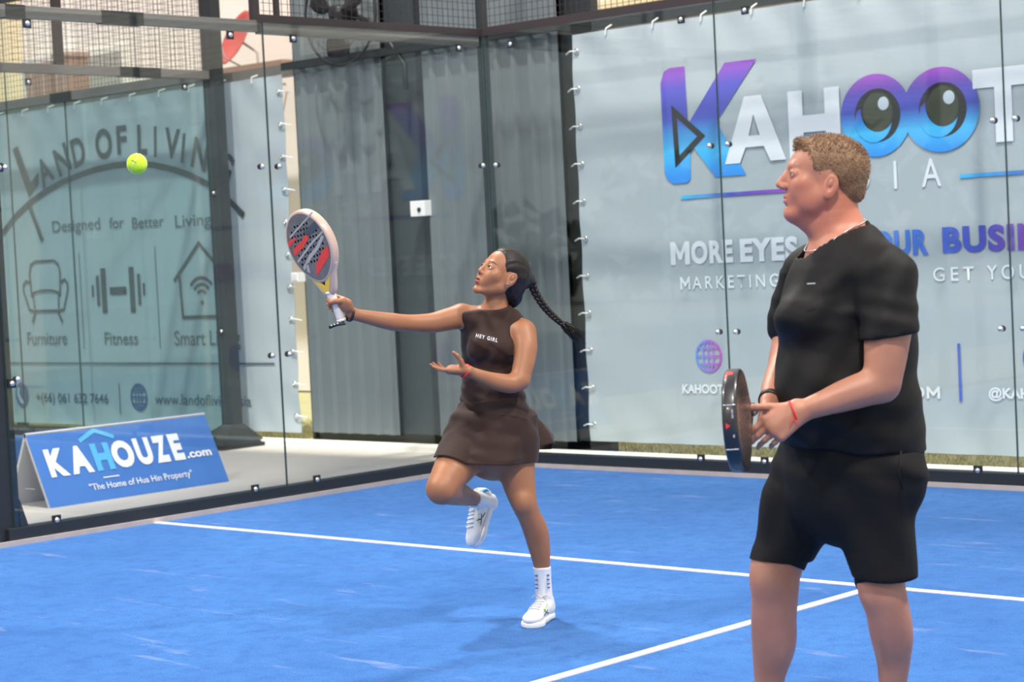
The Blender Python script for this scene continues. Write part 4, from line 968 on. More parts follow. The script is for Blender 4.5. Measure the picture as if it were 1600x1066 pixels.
def drs(D,X,Y,Z):
    fold=.0042*np.sin(X*75+Z*48+1.2*np.sin(X*40))*np.exp(-((Z-(-0.1627,0,1.2155)[2])/.06)**2)+.0042*np.sin(Z*130+X*45+1.5*np.sin(X*25))*np.exp(-((Z-(-0.1794,0,0.8819)[2])/.09)**2)+.0012*np.sin(Z*70-X*120)
    D=D+fold
    for c,n in cuts: D=smax(D,np.minimum((X-c[0])*n[0]+(Y-c[1])*n[1]+(Z-c[2])*n[2],Z-(-0.1692,0,1.0848)[2]),.004)
    z0=(-0.1593,0,0.7699)[2]; D=smax(D,z0-Z,.003)
    return D
DRS=mat('dress_brown',(.030,.014,.0105),.7,spec=.22,noise=(5,4,.5,(.040,.020,.015)),bump=(700,.25,.0006))
DRS.node_tree.nodes['Principled BSDF'].inputs['Sheen Weight'].default_value=.08
cloth_body('dress_bodice',d,DRS,wm,.005,drs,.0075)
# skirt: lofted, flared, with a slit and a flying back flap
def loft(name,rings,m,parent,n=120,thick=.003,wave=None,gap=None,sub=2):
    """rings: (centre xyz, half width vector, half depth vector)"""
    R=[]; 
    for i in range(len(rings)-1):
        for t in np.linspace(0,1,6,endpoint=False):
            p0=rings[max(i-1,0)];p1=rings[i];p2=rings[i+1];p3=rings[min(i+2,len(rings)-1)]
            R.append([.5*((2*V(*b1))+(-V(*a)+V(*c))*t+(2*V(*a)-5*V(*b1)+4*V(*c)-V(*e))*t*t+(-V(*a)+3*V(*b1)-3*V(*c)+V(*e))*t**3) for a,b1,c,e in zip(p0,p1,p2,p3)])
    R.append([V(*q) for q in rings[-1]]); v=[];f=[]
    for i,(c,a,b1) in enumerate(R):
        s=i/(len(R)-1)
        for j in range(n):
            t=2*PI*j/n; q=c+a*math.cos(t)+b1*math.sin(t)
            if wave: q=q+wave(t,s,q,c)
            v.append(q)
    for i in range(len(R)-1):
        for j in range(n):
            if gap and gap(2*PI*j/n,i/(len(R)-1)): continue
            f.append((i*n+j,i*n+(j+1)%n,(i+1)*n+(j+1)%n,(i+1)*n+j))
    o=from_vf(name,v,f,m,parent,True); md=o.modifiers.new('t','SOLIDIFY'); md.thickness=thick; md.offset=0
    return o
def rg(l,r,y,v_,dep,tilt=0.):
    pass
def ringW(L,R,dep):
    L=V(*L);R=V(*R); c=(L+R)/2; a=(R-L)/2; return (c,a,V(a[1],-a[0],0)/np.linalg.norm(a[:2])*0+V(.0,dep,0))
rings=[ringW((-0.2765,0.02,0.9032),(-0.0322,0.02,0.8911),.06),ringW((-0.3257,0.02,0.8488),(0.0141,0.02,0.8371),.115),ringW((-0.3569,0.01,0.7866),(0.0162,0.02,0.7749),.145),ringW((-0.3821,-0.02,0.7262),(0.01,0.01,0.7037),.165),ringW((-0.3934,-0.04,0.6927),(0.0023,0,0.6534),.175)]
def wv(t,s,q,c):
    o=(q-c); o=o/np.linalg.norm(o)
    dz=-.018*math.sin(t*1.0)*0
    w_=.006*s*math.sin(5*t+1.)+.003*math.sin(9*t+6*s)+.0045*math.sin(26*s+2.5*math.sin(2*t+.5))*(1-s*.6)
    # front hem (t ~ -pi/2) hangs a little lower than the raised-knee side
    return o*w_+V(0,0,-.006*s*max(0,math.cos(t+PI/2))+ .0015*math.sin(42*s+1.5*t))
sk_o=loft('dress_skirt',rings,DRS,wm,wave=wv); push_out(sk_o,sampler(b),.0085,4,lambda P:np.clip(.002+((-0.1544,0,0.8677)[2]-P[:,2])*.16,.0005,.011))
# flap
fv=[];ff=[]
A=[(-0.0103,0.06,0.8559),(-0.0045,0.05,0.8174),(0.0005,0.03,0.767),(0.005,0.02,0.703)]; Bq=[(0.0196,0.1,0.8199),(0.0443,0.1,0.7926),(0.0683,0.09,0.7557),(0.0867,0.07,0.7149)]; Cq=[(0.0401,0.16,0.7929),(0.0654,0.17,0.7697),(0.0898,0.17,0.7316),(0.0766,0.16,0.6805)]; Dq=[(0.018,0.2,0.7589),(0.0349,0.2,0.7263),(0.0362,0.2,0.6998),(0.0194,0.2,0.6795)]
for i in range(13):
    s=i/12*3; k=min(int(s),2); t=s-k
    row=[V(*M_[k])*(1-t)+V(*M_[k+1])*t for M_ in (A,Bq,Cq,Dq)]
    for j in range(13):
        u=j/12*3; kk=min(int(u),2); tt=u-kk; q=row[kk]*(1-tt)+row[kk+1]*tt; fv.append(q+V(0,.004*math.sin(u*3+s),0))
for i in range(12):
    for j in range(12): ff.append((i*13+j,i*13+j+1,(i+1)*13+j+1,(i+1)*13+j))
o=from_vf('dress_flap',fv,ff,DRS,wm,True); md=o.modifiers.new('s','SUBSURF'); md.levels=1; md.render_levels=1; md=o.modifiers.new('t','SOLIDIFY'); md.thickness=.003
# under-shorts closing the skirt
us=Body(); us.rc((-0.1527,0.02,0.8014,0.1284),(-0.1116,0.01,0.6943,0.0924),k=.02,sq=ch,f=1.2); us.rc((-0.1527,0.02,0.8014,0.1284),(-0.2342,0,0.7117,0.0922),k=.02,sq=ch,f=1.2)
cloth_body('under_shorts',us,mat('dress_dark',(.04,.022,.019),.8),wm,.007,lambda D,X,Y,Z:smax(D,(-0.1642,0,0.672)[2]-Z,.004),.004)
# chest print
L0=V(*(-0.2064,-0.15,1.1676)); L1=V(*(-0.1219,-0.15,1.1432)); dx=nrm(L1-L0); zz_=nrm(V(0,0,1)-dx*dx[2]); nn=np.cross(dx,zz_)
Mt=Matrix(((dx[0],-nn[0],zz_[0],0),(dx[1],-nn[1],zz_[1],0),(dx[2],-nn[2],zz_[2],0),(0,0,0,1)))
tx=text('chest_print',wm,'HEY GIRL',0,np.linalg.norm(L1-L0),0,.0155,mat('print_white',(.85,.85,.84),.5),y=0,bold=.03,spacing=1.3,M=Mt); tx.location=tuple(L0); PRINT=tx
# hair: tight cap, bun, braid
hc=Body(); s=HF.s
hc.el(HF.p(-.016,0,.040),V(.105,.0805,.0905)*s,HF.R,.01); hc.el(HF.p(-.052,0,.018),V(.068,.073,.080)*s,HF.R,.02); hc.el(HF.p(-.070,0,-.030),V(.045,.058,.055)*s,HF.R,.03)
hc.el(HF.p(-.118,.0,.040),V(.030,.034,.040)*s,HF.R,.012); hc.el(HF.p(-.105,0,-.055),V(.028,.038,.040)*s,HF.R,.02)
def hairpost(D,X,Y,Z):
    P=np.stack([X,Y,Z],-1); q=HF.inv(P); x,y,z=q[...,0],q[...,1],q[...,2]
    # hairline: forehead up top, in front of the ear, nape
    line=np.where(z>.03,.072-.16*np.abs(z-.085)-.36*np.abs(y),0); line=np.where(z<=.03,.034-.60*(.03-z),line)
    strand=.0016*np.sin(220*(z*.6+x*.3)+14*np.sin(60*y))
    D=D+strand*.7
    return smax(D,(x-line)*s,.004)
HAIRM=mat('hair_black',(.010,.007,.006),.45,spec=.35,noise=(60,3,.6,(.022,.014,.011)),bump=(160,.5,.003))
hair=cloth_body('hair',hc,HAIRM,wm,.0032,hairpost)
# ear in front of the hair stays in the body mesh; braid of three strands
path=[V(*q) for q in ((0.006,0.06,1.3989),(0.0258,0.07,1.3771),(0.0344,0.08,1.3403),(0.0534,0.09,1.3003),(0.0752,0.1,1.2652),(0.0997,0.1,1.2354),(0.1245,0.1,1.2107),(0.1494,0.1,1.1887))]
def crv(P,t):
    s=t*(len(P)-1); i=min(int(s),len(P)-2); u=s-i; a=P[max(i-1,0)];b1=P[i];c=P[i+1];e=P[min(i+2,len(P)-1)]
    return .5*((2*b1)+(-a+c)*u+(2*a-5*b1+4*c-e)*u*u+(-a+3*b1-3*c+e)*u**3)
br=None
for k in range(3):
    pts=[];rs=[]
    for i in range(110):
        t=i/109; p=crv(path,t); tg=nrm(crv(path,min(t+.01,1))-crv(path,max(t-.01,0))); sd=nrm(np.cross(tg,V(0,1,0))); ph=2*PI*(t*5.2+k/3); R0=.0105*(1-.35*t)
        pts.append(p+sd*math.sin(ph)*R0+V(0,1,0)*math.sin(2*ph)*R0*.55); rs.append(R0*.95)
    MB().tube(pts,rs,10).build('braid_strand',HAIRM,hair,True)
tf=MB(); p0=path[-1]
for i in range(150):
    a=rng.normal(0,1,3)*V(.007,.007,.007); d1=V(.030,0,-.020)+rng.normal(0,.006,3); d2=V(.052,.0,-.052)+rng.normal(0,.014,3)
    tf.tube([p0+a*.4-V(.006,0,-.004),p0+d1*.6+a*1.4,p0+d2*rng.uniform(.7,1.15)+a],[.0026,.0024,.0004],4)
tag(tf.build('braid_tuft',HAIRM,hair,True),kind='stuff')
MB().tube([p0+V(-.004,0,-.008),p0+V(.004,0,.008)],.0125,10).build('hair_tie',RUBBER,hair,True)
# earring, bands
ep=HF.p(.000,.087,-.036); band(wm,'earring',ep,HF.f*.3+HF.u*0+V(0,1,.2),.006,.0015,mat('silver',(.85,.85,.85),.15,1.),20,.0012)
band(wm,'wristband',(-0.6885,-0.223,1.2845),unit((-0.6787,-0.22,1.284),(-0.6101,-0.18,1.2642)),.0262,.010,RUBBER,th=.004)
band(wm,'red_string',(-0.2511,-0.245,1.0416),unit((-0.2412,-0.24,1.0409),(-0.2002,-0.22,1.0201)),.0262,.010,mat('string_red',(.75,.03,.03),.6),th=.0025)
# socks and shoes
SOCK=mat('sock_white',(.80,.80,.82),.85,bump=(300,.4,.001)); SNV=mat('sock_navy',(.05,.09,.30),.8)
sk=Body(); sk.chain([(0.0056,0.02,0.293,0.0437),(0.0122,0.035,0.2122,0.0322),(0.0141,0.045,0.14,0.0296),(0.0161,0.05,0.0737,0.0322)],.01)
o=cloth_body('sock',sk,SOCK,wm,.0035,lambda D,X,Y,Z:smax(D,Z-(0.0093,0,0.2179)[2]-.05*X*0,.002)+.0006*np.sin(X*900),.004)
for k,zz2 in enumerate((899,906,913,919)):
    for x0,w_ in ((838,5),(857,4)):
        q=V(*(0.0094,0.012,0.1614))+V((x0-847)/395,0,-(zz2-909)/395); MB().box(tuple(q+V(-w_/2/395,-.006,-.0022)),tuple(q+V(w_/2/395,.0,.0022))).build('stripe',SNV,o)
s1,F1=shoe(wm,'shoe',(0.035,0.095,0.0149)[:2]+(.004,),(-0.0534,-0.125,0.018)[:2]+(.0,),(0.03,0,1),.94)
# raised foot: toe down
sk=Body(); sk.chain([(-0.3,0,0.5314,0.0448),(-0.2595,0.1,0.5016,0.0324),(-0.2227,0.2,0.4795,0.0284),(-0.1924,0.245,0.4618,0.0343)],.01)
ax2=unit((-0.2595,0.1,0.5016),(-0.2227,0.2,0.4795)); c2=V(*(-0.2495,0.115,0.4979))
o=cloth_body('sock',sk,SOCK,wm,.0035,lambda D,X,Y,Z:smax(D,-((X-c2[0])*ax2[0]+(Y-c2[1])*ax2[1]+(Z-c2[2])*ax2[2]),.002),.004)
for k in range(3):
    q=c2+ax2*(.012+.012*k)+V(-.012,-.030,-.016); MB().tube([q,q+V(.018,.002,-.008)],.0022,6).build('stripe',SNV,o)
s2,F2=shoe(wm,'shoe',(-0.167,0.27,0.4949),(-0.2414,0.2,0.3185),(-.80,-.55,.20),.92,accent=(.45,.80,.25))
mb=MB().tube([(-0.213,0.2,0.5162),(-0.1999,0.22,0.5185),(-0.19,0.24,0.5076)],.007,8); mb.build('heel_tab',mat('tab_blue',(.08,.45,.80),.5),s2,True)

# ------------------------------------------------------------------ man in black, standing in profile near the camera
MO_=(6.605,-5.7026,0)
mn=tag(empty('person',MO_,-(-0.748123)),'man in a black T-shirt and shorts standing in profile, holding a black racket','person')
b=Body(); mch=nrm(V(-.90,-.43,0)); mside=nrm(V(.43,-.90,0))   # chest direction, his left side (towards the camera)
SHL=(0.1223,-0.19,1.3708,0.0704); SHR=(-0.0283,0.17,1.3908,0.068)
# torso core, inside the shirt
b.chain([(0.0567,0,1.406,0.1216),(0.0377,-0.01,1.2855,0.1456),(0.0379,-0.02,1.1643,0.1592),(0.0467,-0.02,1.0421,0.1696),(0.0648,-0.01,0.9356,0.156)],.04,mside,1.0)
b.rc(SHL,(0.0597,-0.04,1.4321,0.0776),k=.04); b.rc(SHR,(0.0555,0.06,1.4319,0.0737),k=.04)
b.chain([(0.0486,0.02,1.4237,0.0837),(0.0317,0.005,1.4941,0.0695),(0.0195,0,1.5553,0.066),(0.0169,0,1.6161,0.059)],.03)
b.rc((0.0581,0,1.4407,0.0695),(0.0496,0,1.5278,0.0434),k=.03)
# near arm (his left)
b.chain([SHL,(0.124,-0.22,1.3044,0.0667),(0.1102,-0.24,1.2224,0.0598),(0.0988,-0.25,1.1535,0.053),(0.0886,-0.25,1.1073,0.0481)],.02)
b.chain([(0.0886,-0.25,1.1073,0.0481),(0.0339,-0.255,1.0937,0.0455),(-0.0174,-0.26,1.0799,0.0405),(-0.0744,-0.27,1.0636,0.0322),(-0.1282,-0.27,1.0479,0.0264)],.014)
# far arm (his right)
b.chain([SHR,(-0.0584,0.2,1.3018,0.0612),(-0.0798,0.19,1.2131,0.0539),(-0.097,0.16,1.1614,0.0483)],.02); b.chain([(-0.097,0.16,1.1614,0.0483),(-0.1261,0.09,1.1222,0.0424),(-0.1606,0,1.0893,0.033),(-0.1801,-0.06,1.0598,0.0266)],.014)
# legs
b.chain([(-0.0667,0.08,0.8092,0.1022),(-0.1229,0.07,0.6887,0.0774),(-0.1656,0.06,0.5945,0.072),(-0.1747,0.04,0.5271,0.0647),(-0.1801,0.05,0.4545,0.0631),(-0.1807,0.07,0.3794,0.0616),(-0.1925,0.09,0.2953,0.0459),(-0.2024,0.1,0.2036,0.0336),(-0.2063,0.1,0.1135,0.0318)],.03)
b.chain([(0.0995,-0.06,0.8173,0.1065),(0.0971,-0.08,0.6813,0.0753),(0.0924,-0.1,0.5721,0.0648),(0.1032,-0.11,0.5041,0.0587),(0.1173,-0.09,0.4218,0.0581),(0.1232,-0.07,0.3479,0.0463),(0.1207,-0.06,0.283,0.0386),(0.1211,-0.05,0.2037,0.0327),(0.121,-0.05,0.1158,0.0327)],.03)
b.el((-0.1887,0.03,0.5596,0.0017),(.045,.05,.055),k=.03); b.el((0.084,-0.12,0.5413,0.0017),(.045,.045,.05),k=.03)
MF=Frame((-0.0056,0,1.657,0.0017),(-1,-.045,.10),(.0,0,1),1.0)
head(b,MF,True)
b.el(MF.p(.035,0,-.085),V(.045,.045,.030),MF.R,k=.02); b.rc(MF.p(.060,0,-.104),MF.p(.0,0,-.13),.026,.040,k=.02)
for sg in (1,-1): b.el(MF.p(.03,sg*.045,-.06),V(.035,.020,.035),MF.R,k=.02)
b.chain([tuple(MF.p(-.058,0,-.01))+(.044,),tuple(MF.p(-.052,0,-.06))+(.045,),(0.0446,0,1.5316,0.0452),(0.0544,0,1.4756,0.059)],.02)
# near hand: resting on the racket throat, fingers pointing forward and down
HN=Frame(V(*(-0.1334,-0.272,1.0484)),nrm(V(-.82,-.06,-.50)),nrm(V(-.10,-.93,.30)),1.0).mirror()
# thumb side of this left hand is up
fingers(b,HN,((.12,.22,.12),(.25,.32,.2),(.40,.40,.25),(.55,.5,.3)),spread=(-.10,-.06,-.02,.02),thumb=((.78,.60,.05),(.86,.50,-.05)),sc=.98,gap=.021,rad=.0098,palm=.088,tl=(.046,.036,.030))
# far hand gripping the handle
HG=Frame(V(*(-0.1806,-0.075,1.054)),nrm(V(-.20,-.45,-.85)),nrm(V(-.75,.60,-.15)),.98)
fingers(b,HG,((.8,1.1,.8),(.8,1.1,.8),(.9,1.1,.8),(.9,1.1,.8)),spread=(.05,0,-.02,-.04),thumb=((.45,.75,-.5),(.7,.1,-.7)),sc=.95,gap=.021,rad=.0098,palm=.082)
def tint_m(v):
    q=MF.inv(v); t=np.zeros((len(v),3),np.float32)
    m=np.exp(-(((q[:,0]-.096)/.014)**2+(q[:,1]/.022)**2+((q[:,2]+.064)/.009)**2)**2); t[:,0]=np.clip(m,0,1)*.7
    for sg in (1,-1):
        br=np.exp(-(((q[:,1]-sg*.033)/.018)**2+((q[:,2]-.026)/.004)**2)**2)*(q[:,0]>.05); t[:,1]=np.maximum(t[:,1],br*.5)
    hd=np.exp(-((v[:,2]-(0.0026,0,1.5648)[2])/.10)**2)*(np.abs(v[:,2]-(0.0026,0,1.5648)[2])<.25); t[:,2]=hd*.55
    ck=np.exp(-(((q[:,0]-.06)/.03)**2+((q[:,2]+.03)/.03)**2)); t[:,2]=np.maximum(t[:,2],ck*.6*(np.abs(q[:,2])<.12))
    return t
hb=bx(MF.p(.0,0,-.005),.168); h1=bx(V(*(-0.2034,-0.29,1.0168)),.125); h2=bx(V(*(-0.2105,-0.12,1.0111)),.075)
build_body('body',b,SKIN_M,mn,.0068,[(*hb,.0026),(*h1,.0024)],tint_m)
eyes(MF,mn,(.05,.06,.07),(1,.0,-.03))
MSAMP=sampler(b)
# T-shirt
BLK=mat('shirt_black',(.0045,.0043,.0045),.65,spec=.22,noise=(4,4,.5,(.0075,.007,.0075)),bump=(900,.3,.0006))
sh=Body()
sh.chain([(0.0484,0,1.4151,0.1146),(0.0349,-0.01,1.3412,0.1456),(0.026,-0.015,1.2741,0.1576),(0.0276,-0.02,1.2082,0.1575),(0.033,-0.02,1.1297,0.1696),(0.0415,-0.02,1.0423,0.1817),(0.0473,-0.02,0.9758,0.1834),(0.0519,-0.02,0.9198,0.1817),(0.0543,-0.02,0.8935,0.18)],.03,mside,.93)
sh.el((-0.0852,-0.09,1.2821,0.0017),(.070,.075,.055),k=.05); sh.el((-0.063,-0.04,1.0664,0.0017),(.085,.15,.13),k=.06); sh.el((0.1377,0,1.2628,0.0017),(.09,.15,.19),k=.06)
sh.rc((0.1214,-0.18,1.3842,0.0756),(0.0633,-0.04,1.437,0.0793),k=.05); sh.rc((-0.0208,0.17,1.3994,0.068),(0.0593,0.06,1.4369,0.0737),k=.04)
sh.rc((0.0583,0,1.4441,0.0868),(0.053,0,1.4843,0.0625),k=.03)
sh.chain([(0.1226,-0.19,1.3775,0.0755),(0.1216,-0.215,1.3044,0.0718),(0.1155,-0.235,1.2469,0.0723),(0.1125,-0.24,1.1973,0.0731)],.02)
sh.chain([SHR,(-0.058,0.2,1.3108,0.0684),(-0.0697,0.2,1.2483,0.0684)],.02)
nk=V(*(0.0211,0,1.4685)); nkn=nrm(V(-.55,-.12,.83)); zsl=(0.1147,-0.235,1.2286)[2]; zh=(0.0619,0,0.9086)[2]
ARMC=V(*(0.1151,-0.235,1.2386)); HEMC=V(*(0.029,-0.1,0.9459))
def shp(D,X,Y,Z):
    # creases: drag lines from the armpit across the chest, folds over the belly, hem ripples
    u1=(X*.5-Z*.86); D=D+.0035*np.sin(u1*70+6*X)*np.exp(-((X-(0.0111,0,1.3561)[0])/.10)**2-((Z-(0.0107,0,1.3474)[2])/.10)**2)
    D=D+.0030*np.sin(Z*60+X*22+2*np.sin(Y*20))*np.exp(-((Z-(-0.0037,0,1.0081)[2])/.12)**2)+.0022*np.sin(Z*38-X*60+Y*25)+.0020*np.sin(Z*110+X*30)*np.exp(-((Z-(0.1565,0,1.2967)[2])/.06)**2)
    # neck hole
    d=(X-nk[0])*nkn[0]+(Y-nk[1])*nkn[1]+(Z-nk[2])*nkn[2]; D=smax(D,np.minimum(d,.098-np.sqrt((X-nk[0])**2+(Y-nk[1])**2)),.004)
    # near sleeve end: only the arm side, forward of the back and outside the body core
    inarm=((X-ARMC[0])**2+((Y-ARMC[1])*1.0)**2)**.5-.098
    far=V(*(-0.0693,0.2,1.2573)); 
    sl=np.maximum(inarm,zsl-Z)      # sleeve region above its hem
    core=BODYC                    # torso-only field
    arm=smax(D,(zsl-Z)+.10*(X-ARMC[0]),.003)
    T=np.minimum(core+.0,arm)
    # hollow sleeve opening
    ax_=np.sqrt((X-ARMC[0])**2+(Y-ARMC[1])**2); T=np.maximum(T,-(np.maximum(ax_-.069,Z-(zsl+.03)))) if False else T
    T=smax(T,(HEMC[2]-.018-Z)-.10*(X-HEMC[0])+.05*(Y-HEMC[1])-.004*np.sin(X*40),.003)
    return T
# torso-only field for below the sleeves
tc_=Body(); tc_.ops=[o for o in sh.ops if not (o[0]=='ch' and (o is sh.ops[-1] or o is sh.ops[-2]))]
lo,hi=sh.bounds(); lo-=.015; hi+=.015; D1,ax1=sh.eval(lo,hi,.006,infl=.005); BODYC,_=tc_.eval(lo,hi,.006,infl=.005)
Gm=np.meshgrid(*ax1,indexing='ij')
fold=.0022*np.sin(Gm[2]*38-Gm[0]*60+Gm[1]*25)+.0030*np.sin(Gm[2]*60+Gm[0]*22+2*np.sin(Gm[1]*20))*np.exp(-((Gm[2]-(-0.0037,0,1.0081)[2])/.12)**2)
d_=(Gm[0]-nk[0])*nkn[0]+(Gm[1]-nk[1])*nkn[1]+(Gm[2]-nk[2])*nkn[2]
BODYC=smax(BODYC+fold,np.minimum(d_,.098-np.sqrt((Gm[0]-nk[0])**2+(Gm[1]-nk[1])**2)),.004)
Ds=shp(D1,*Gm)
v,f=surface_nets(Ds.astype(np.float32),ax1,.006); v=smooth_mesh(v,f,2); shirt=np_mesh('t_shirt',v,f,BLK,mn)
push_out(shirt,MSAMP,.005,6,lambda P:np.where(((P-nk)@nkn<-.006)&(P[:,2]>(0.0111,0,1.3561)[2]),.0055,-1.))
MB().box((-.012,-.001,-.002),(.010,.001,.0015)).build('chest_mark',mat('mark_grey',(.45,.45,.45),.5),mn).location=(-0.076,-0.215,1.376)
# collar band along the neck opening
cs=sampler(tc_,.006); e1=nrm(np.cross(nkn,V(0,1,0))); e2=np.cross(nkn,e1); cp=[]
for i in range(64):
    a=2*PI*i/64; dr=e1*math.cos(a)+e2*math.sin(a); rr=np.arange(.02,.11,.0015); dd_,_g=cs(nk+dr[None]*rr[:,None]-nkn*.002); j=int(np.argmax(dd_>.0055)) if (dd_>.0055).any() else len(rr)-1; db_,_g=MSAMP(nk+dr[None]*rr[:,None]); j2=int(np.argmax(db_>.004)) if (db_>.004).any() else 0; cp.append(max(rr[j],rr[j2]))
cp=np.array(cp)
for _ in range(6): cp=(np.roll(cp,1)+cp*2+np.roll(cp,-1))/4
MB().tube([tuple(nk+(e1*math.cos(2*PI*i/64)+e2*math.sin(2*PI*i/64))*cp[i]+nkn*.000) for i in range(64)],.0070,8,closed=True).build('collar_band',BLK,shirt,True)
# shorts: two wide legs
SRT=mat('shorts_black',(.0085,.0078,.008),.8,spec=.2,noise=(5,3,.5,(.012,.011,.011)),bump=(500,.3,.001))
so_=Body()
so_.chain([(0.0439,-0.01,0.9367,0.1786),(0.0344,-0.01,0.876,0.1786),(0.0179,-0.01,0.8155,0.1664)],.04,mside,.95)
so_.chain([(-0.0309,0.07,0.853,0.1337),(-0.0806,0.07,0.7667,0.1161),(-0.1194,0.07,0.6886,0.0967),(-0.1485,0.06,0.6203,0.079),(-0.1579,0.06,0.5674,0.0755)],.02)
so_.chain([(0.094,-0.08,0.8545,0.1403),(0.0848,-0.09,0.7611,0.1145),(0.0929,-0.1,0.6671,0.0972),(0.1016,-0.11,0.5905,0.0868),(0.1046,-0.11,0.5386,0.0851)],.02)
zl=(-0.1573,0.09,0.6108)[2]; zr=(0.1046,-0.11,0.5817)[2]; zt=(0.0469,0,0.9671)[2]; xm=(-0.0098,0,0.6577)[0]
def srt(D,X,Y,Z):
    D=D+.0035*np.sin(X*45+Z*25)*np.exp(-((Z-(-0.0163,0,0.7107)[2])/.16)**2)+.0025*np.sin(Z*70+X*40)*np.exp(-((Z-(-0.0089,0,0.8858)[2])/.08)**2)
    z0=np.where(X<xm,zl-.05*(X-(-0.1687,0,0.6251)[0])*1.2,zr+.10*(X-(0.1244,0,0.563)[0])**2*8-.010); D=smax(D,z0-Z,.003); return smax(D,Z-zt,.004)
lo,hi=so_.bounds(); D1,ax1=so_.eval(lo,hi,.006); Gm=np.meshgrid(*ax1,indexing='ij'); D1=srt(D1,*Gm)
# hollow the leg openings so the legs come out of cloth, not out of a solid
inn=Body(); inn.ops=[('ch',[q-V(0,0,0,.007) for q in o[1]],o[2],o[3],o[4],False) for o in so_.ops[1:]]; DI,_=inn.eval(lo,hi,.006)
v,f=surface_nets(D1.astype(np.float32),ax1,.006); v=smooth_mesh(v,f,2); shorts=np_mesh('shorts',v,f,SRT,mn); push_out(shorts,MSAMP,.005,3)
MB().tube([(0.1348,-0.24,0.9287),(0.1232,-0.255,0.8807),(0.1321,-0.25,0.8295)],.003,6).build('pocket_seam',SRT,shorts,True)
# hair: short crop
mh=Body(); mh.el(MF.p(-.018,0,.033),V(.107,.081,.081),MF.R,.01); mh.el(MF.p(-.048,0,.018),V(.077,.0745,.075),MF.R,.02); mh.el(MF.p(-.070,0,-.030),V(.050,.058,.050),MF.R,.02)
mh.rc(MF.p(.062,-.02,.088),MF.p(.062,.02,.088),.013,.013,.02)
def mhp(D,X,Y,Z):
    q=MF.inv(np.stack([X,Y,Z],-1)); x,y,z=q[...,0],q[...,1],q[...,2]
    line=np.where(z>.065,.078-.9*np.abs(y)*.6,.030+.25*(z-.0)); line=np.where(z<.015,.022-.0*(z),line); 
    line=np.where(z<-.002,-.030-.35*(-.002-z),line)
    D=D+.0012*np.sin(260*z+30*np.sin(40*x))*np.sin(200*y)*.5
    D=smax(D,x-line,.006); D=smax(D,-.070-.25*(x+.07)-z,.006)
    return D
HM=mat('hair_light_brown',(.20,.10,.05),.6,noise=(45,4,.7,(.30,.19,.10)),bump=(120,.8,.004))
mhair=cloth_body('hair',mh,HM,mn,.0035,mhp)
hv=[];hf_=[]
sc_=MF.R; 
co=np.zeros(len(mhair.data.vertices)*3,np.float32); mhair.data.vertices.foreach_get('co',co); co=co.reshape(-1,3); no=np.zeros_like(co).ravel(); mhair.data.vertices.foreach_get('normal',no); no=no.reshape(-1,3)
pick=rng.integers(0,len(co),9000)
for i in pick:
    p0=co[i].astype(float); n0=no[i].astype(float); q=MF.inv(p0); top=max(0,min(1,(q[2]-.01)/.10)); L=.004+.008*top
    comb=MF.f*(.9 if q[0]>.04 else -.35)+MF.u*(-.5 if top<.5 else .1)+rng.normal(0,.25,3); d=nrm(n0*.38+comb*.9); s_=nrm(np.cross(d,n0+rng.normal(0,.2,3)))*.0007
    p1=p0+d*L*.6+n0*.001; p2=p0+d*L; k=len(hv); hv+=[p0-s_-n0*.001,p0+s_-n0*.001,p1+s_*.8,p1-s_*.8,p2]; hf_+=[(k,k+1,k+2,k+3),(k+3,k+2,k+4)]
tag(from_vf('hair_strands',hv,hf_,mat('hair_strand',(.27,.145,.07),.5,noise=(30,3,.8,(.14,.075,.04))),mhair),kind='stuff')
# necklace, bands
SIL=mat('silver',(.85,.85,.85),.15,1.)
ck=[(0.1075,0.05,1.5396),(0.0893,-0.03,1.522),(0.0676,-0.062,1.5055),(0.0423,-0.075,1.4861),(0.0197,-0.072,1.4667),(0.0027,-0.055,1.447),(-0.0162,-0.02,1.4409),(-0.0303,0.02,1.4554),(-0.0282,0.05,1.4798)]
nkl=MB(); pts=[]
for i in range(90):
    t=i/89; pts.append(crv([V(*q) for q in ck],t))
P_=np.array(pts)
for _ in range(6):
    d,g=MSAMP(P_); P_-=g*(d-.004)[:,None]
for i in range(0,90): 
    q=P_[i]; nkl.lathe(q,(0,0,1),[(-.0022,.0002),(-.0015,.0016),(0,.0022),(.0015,.0016),(.0022,.0002)],6)
nkl.tube([tuple(q) for q in P_],.0010,5)
tag(nkl.build('necklace',SIL,mn,True),kind='stuff')
band(mn,'wristband',(-0.1771,-0.052,1.0642),unit((-0.1801,-0.06,1.0598),(-0.1606,0,1.0893)),.0275,.016,RUBBER,th=.004)
RS=mat('string_red',(.75,.03,.03),.6); rb=band(mn,'red_string',(-0.1466,-0.271,1.0456),unit((-0.1282,-0.27,1.0479),(-0.0744,-0.27,1.0636)),.0305,.005,RS,th=.002)
MB().tube([(-0.1499,-0.303,1.0368),(-0.1573,-0.306,1.0275),(-0.1625,-0.305,1.0177)],.0012,5).tube([(-0.1482,-0.303,1.0367),(-0.1443,-0.306,1.0235),(-0.1394,-0.303,1.0131)],.0012,5).build('string_tail',RS,rb)
# shoes and socks, below the frame
for kx,ky,v0 in ((1199,1150,.10),(1398,1160,-.05)):
    A_=V(*((-0.2063,0.1,0.1135) if kx<1300 else (0.121,-0.05,0.1158))); A_[2]=0
    F_=nrm(V(-.93,-.36,0)); shoe(mn,'shoe',tuple(A_-F_*.055),tuple(A_+F_*.2),(0,0,1),1.08,body=(.75,.75,.76))
    s_=Body(); s_.rc(tuple(A_+V(0,0,.09)),tuple(A_+V(0,0,.19)),.036,.037,.01); cloth_body('sock',s_,SOCK,mn,.006,lambda D,X,Y,Z:D,.003)

